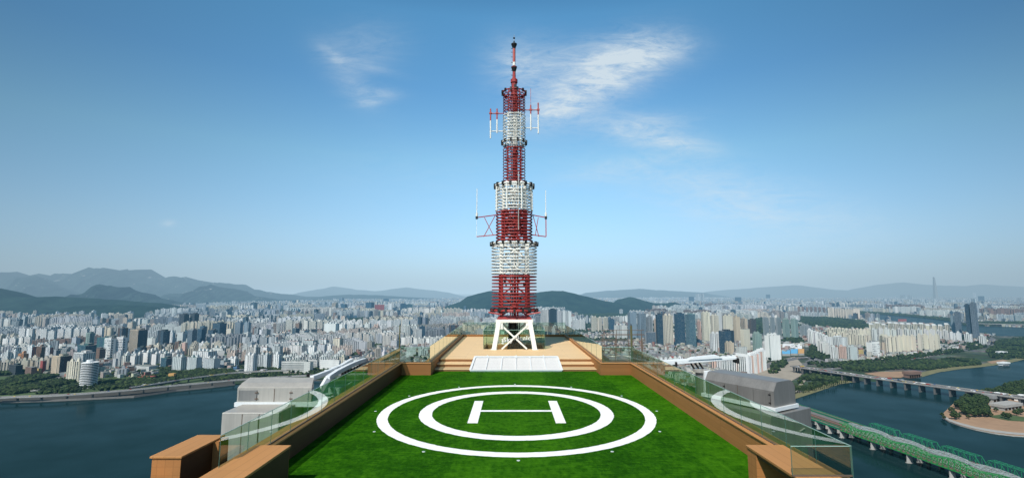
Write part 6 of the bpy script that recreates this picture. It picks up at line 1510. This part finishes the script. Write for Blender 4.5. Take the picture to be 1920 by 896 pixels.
def wn_(scale, rot, sc, det, rough, dist=0):
    mp = N_.new('ShaderNodeMapping'); mp.inputs['Rotation'].default_value = (0, 0, rot); mp.inputs['Scale'].default_value = sc; L_.new(cb.outputs[0], mp.inputs[0])
    k = N_.new('ShaderNodeTexNoise'); k.inputs['Scale'].default_value = scale; k.inputs['Detail'].default_value = det; k.inputs['Roughness'].default_value = rough; k.inputs['Distortion'].default_value = dist; L_.new(mp.outputs[0], k.inputs[0]); return k.outputs['Fac']
n1 = wn_(6, R(-28), (1, 3.8, 1), 9, .66, 1.1); n2 = wn_(17, R(-24), (1, 3.0, 1), 8, .72, 1.4); n3 = wn_(3.0, 0, (1, 1.6, 1), 5, .55, .4)
nn = wm_('ADD', wm_('MULTIPLY', n1, .60), wm_('ADD', wm_('MULTIPLY', n2, .36), wm_('MULTIPLY', n3, .22)))
cl = wm_('MULTIPLY', wm_('SUBTRACT', nn, .40, True), 3.1, True)
cl = wm_('MULTIPLY', wm_('MULTIPLY', cl, mask), wm_('GREATER_THAN', sx.outputs[1], .1)); cl = wm_('MINIMUM', cl, .85)
el = N_.new('ShaderNodeValToRGB'); L_.new(sx.outputs[2], el.inputs[0]); e = el.color_ramp.elements
SKYG = [(0.0, (0.507, 0.644, 0.88)), (0.035, (0.514, 0.659, 0.888)), (0.12, (0.583, 0.752, 0.848)), (0.27, (0.61, 0.889, 0.869)), (0.4, (0.46, 0.81, 0.889)), (0.52, (0.438, 0.853, 0.907)), (0.62, (0.22, 0.483, 0.562)), (0.8, (0.153, 0.282, 0.304)), (1.0, (0.127, 0.235, 0.255))]
while len(e) < len(SKYG): e.new(.5)
for i, (p_, c) in enumerate(SKYG): e[i].position = p_; e[i].color = (*c, 1)
mu = N_.new('ShaderNodeMix'); mu.data_type = 'RGBA'; mu.blend_type = 'MULTIPLY'; mu.inputs[0].default_value = 1; L_.new(sky.outputs[0], mu.inputs[6]); L_.new(el.outputs[0], mu.inputs[7])
side = wm_('MULTIPLY', wm_('POWER', wm_('ABSOLUTE', sx.outputs[0]), 1.9), wm_('MULTIPLY', wm_('ADD', wm_('MULTIPLY', sx.outputs[2], .85), .50), -1.0)); side = wm_('MULTIPLY', wm_('ADD', side, 1.0), 2.195)
hz = N_.new('ShaderNodeMix'); hz.data_type = 'RGBA'; L_.new(wm_('MULTIPLY', wm_('POWER', 2.71828, wm_('MULTIPLY', wm_('MAXIMUM', sx.outputs[2], 0.0), -9.5)), .97), hz.inputs[0]); L_.new(mu.outputs[2], hz.inputs[6]); hz.inputs[7].default_value = (.48*10/2.19, .665*10/2.19, .80*10/2.19, 1)
sc_ = N_.new('ShaderNodeVectorMath'); sc_.operation = 'SCALE'; L_.new(hz.outputs[2], sc_.inputs[0]); L_.new(side, sc_.inputs['Scale'])
cm = N_.new('ShaderNodeMix'); cm.data_type = 'RGBA'; L_.new(cl, cm.inputs[0]); L_.new(sc_.outputs[0], cm.inputs[6]); cm.inputs[7].default_value = (7.0, 7.9, 8.4, 1)
bg = N_.new('ShaderNodeBackground'); L_.new(cm.outputs[2], bg.inputs[0]); bg.inputs[1].default_value = .10
wo = N_.new('ShaderNodeOutputWorld'); L_.new(bg.outputs[0], wo.inputs[0])

sd = bpy.data.lights.new('sun', 'SUN'); sd.energy = 4.9; sd.angle = R(.53); sd.color = (1, .955, .88); so = bpy.data.objects.new('sun', sd); COL.objects.link(so)
from mathutils import Vector
dirn = Vector((sin(SUN_AZ)*cos(SUN_EL), cos(SUN_AZ)*cos(SUN_EL), sin(SUN_EL))); so.rotation_euler = dirn.to_track_quat('Z', 'Y').to_euler(); so.location = (-30, -60, 80)
cd = bpy.data.cameras.new('camera'); cam = bpy.data.objects.new('camera', cd); COL.objects.link(cam); cam.location = (0, 0, EYE)
cd.sensor_width = 36; cd.lens = F/1920*36; cd.clip_start = .1; cd.clip_end = 200000; cam.rotation_euler = (pi/2+PT, 0, -YW); scn.camera = cam
scn.render.engine = 'CYCLES'; scn.cycles.use_denoising = True; scn.cycles.max_bounces = 8; scn.cycles.transparent_max_bounces = 24; scn.cycles.diffuse_bounces = 3; scn.cycles.glossy_bounces = 4; scn.cycles.caustics_reflective = False; scn.cycles.caustics_refractive = False
scn.view_settings.view_transform = 'Standard'; scn.view_settings.look = 'None'; scn.view_settings.exposure = 0
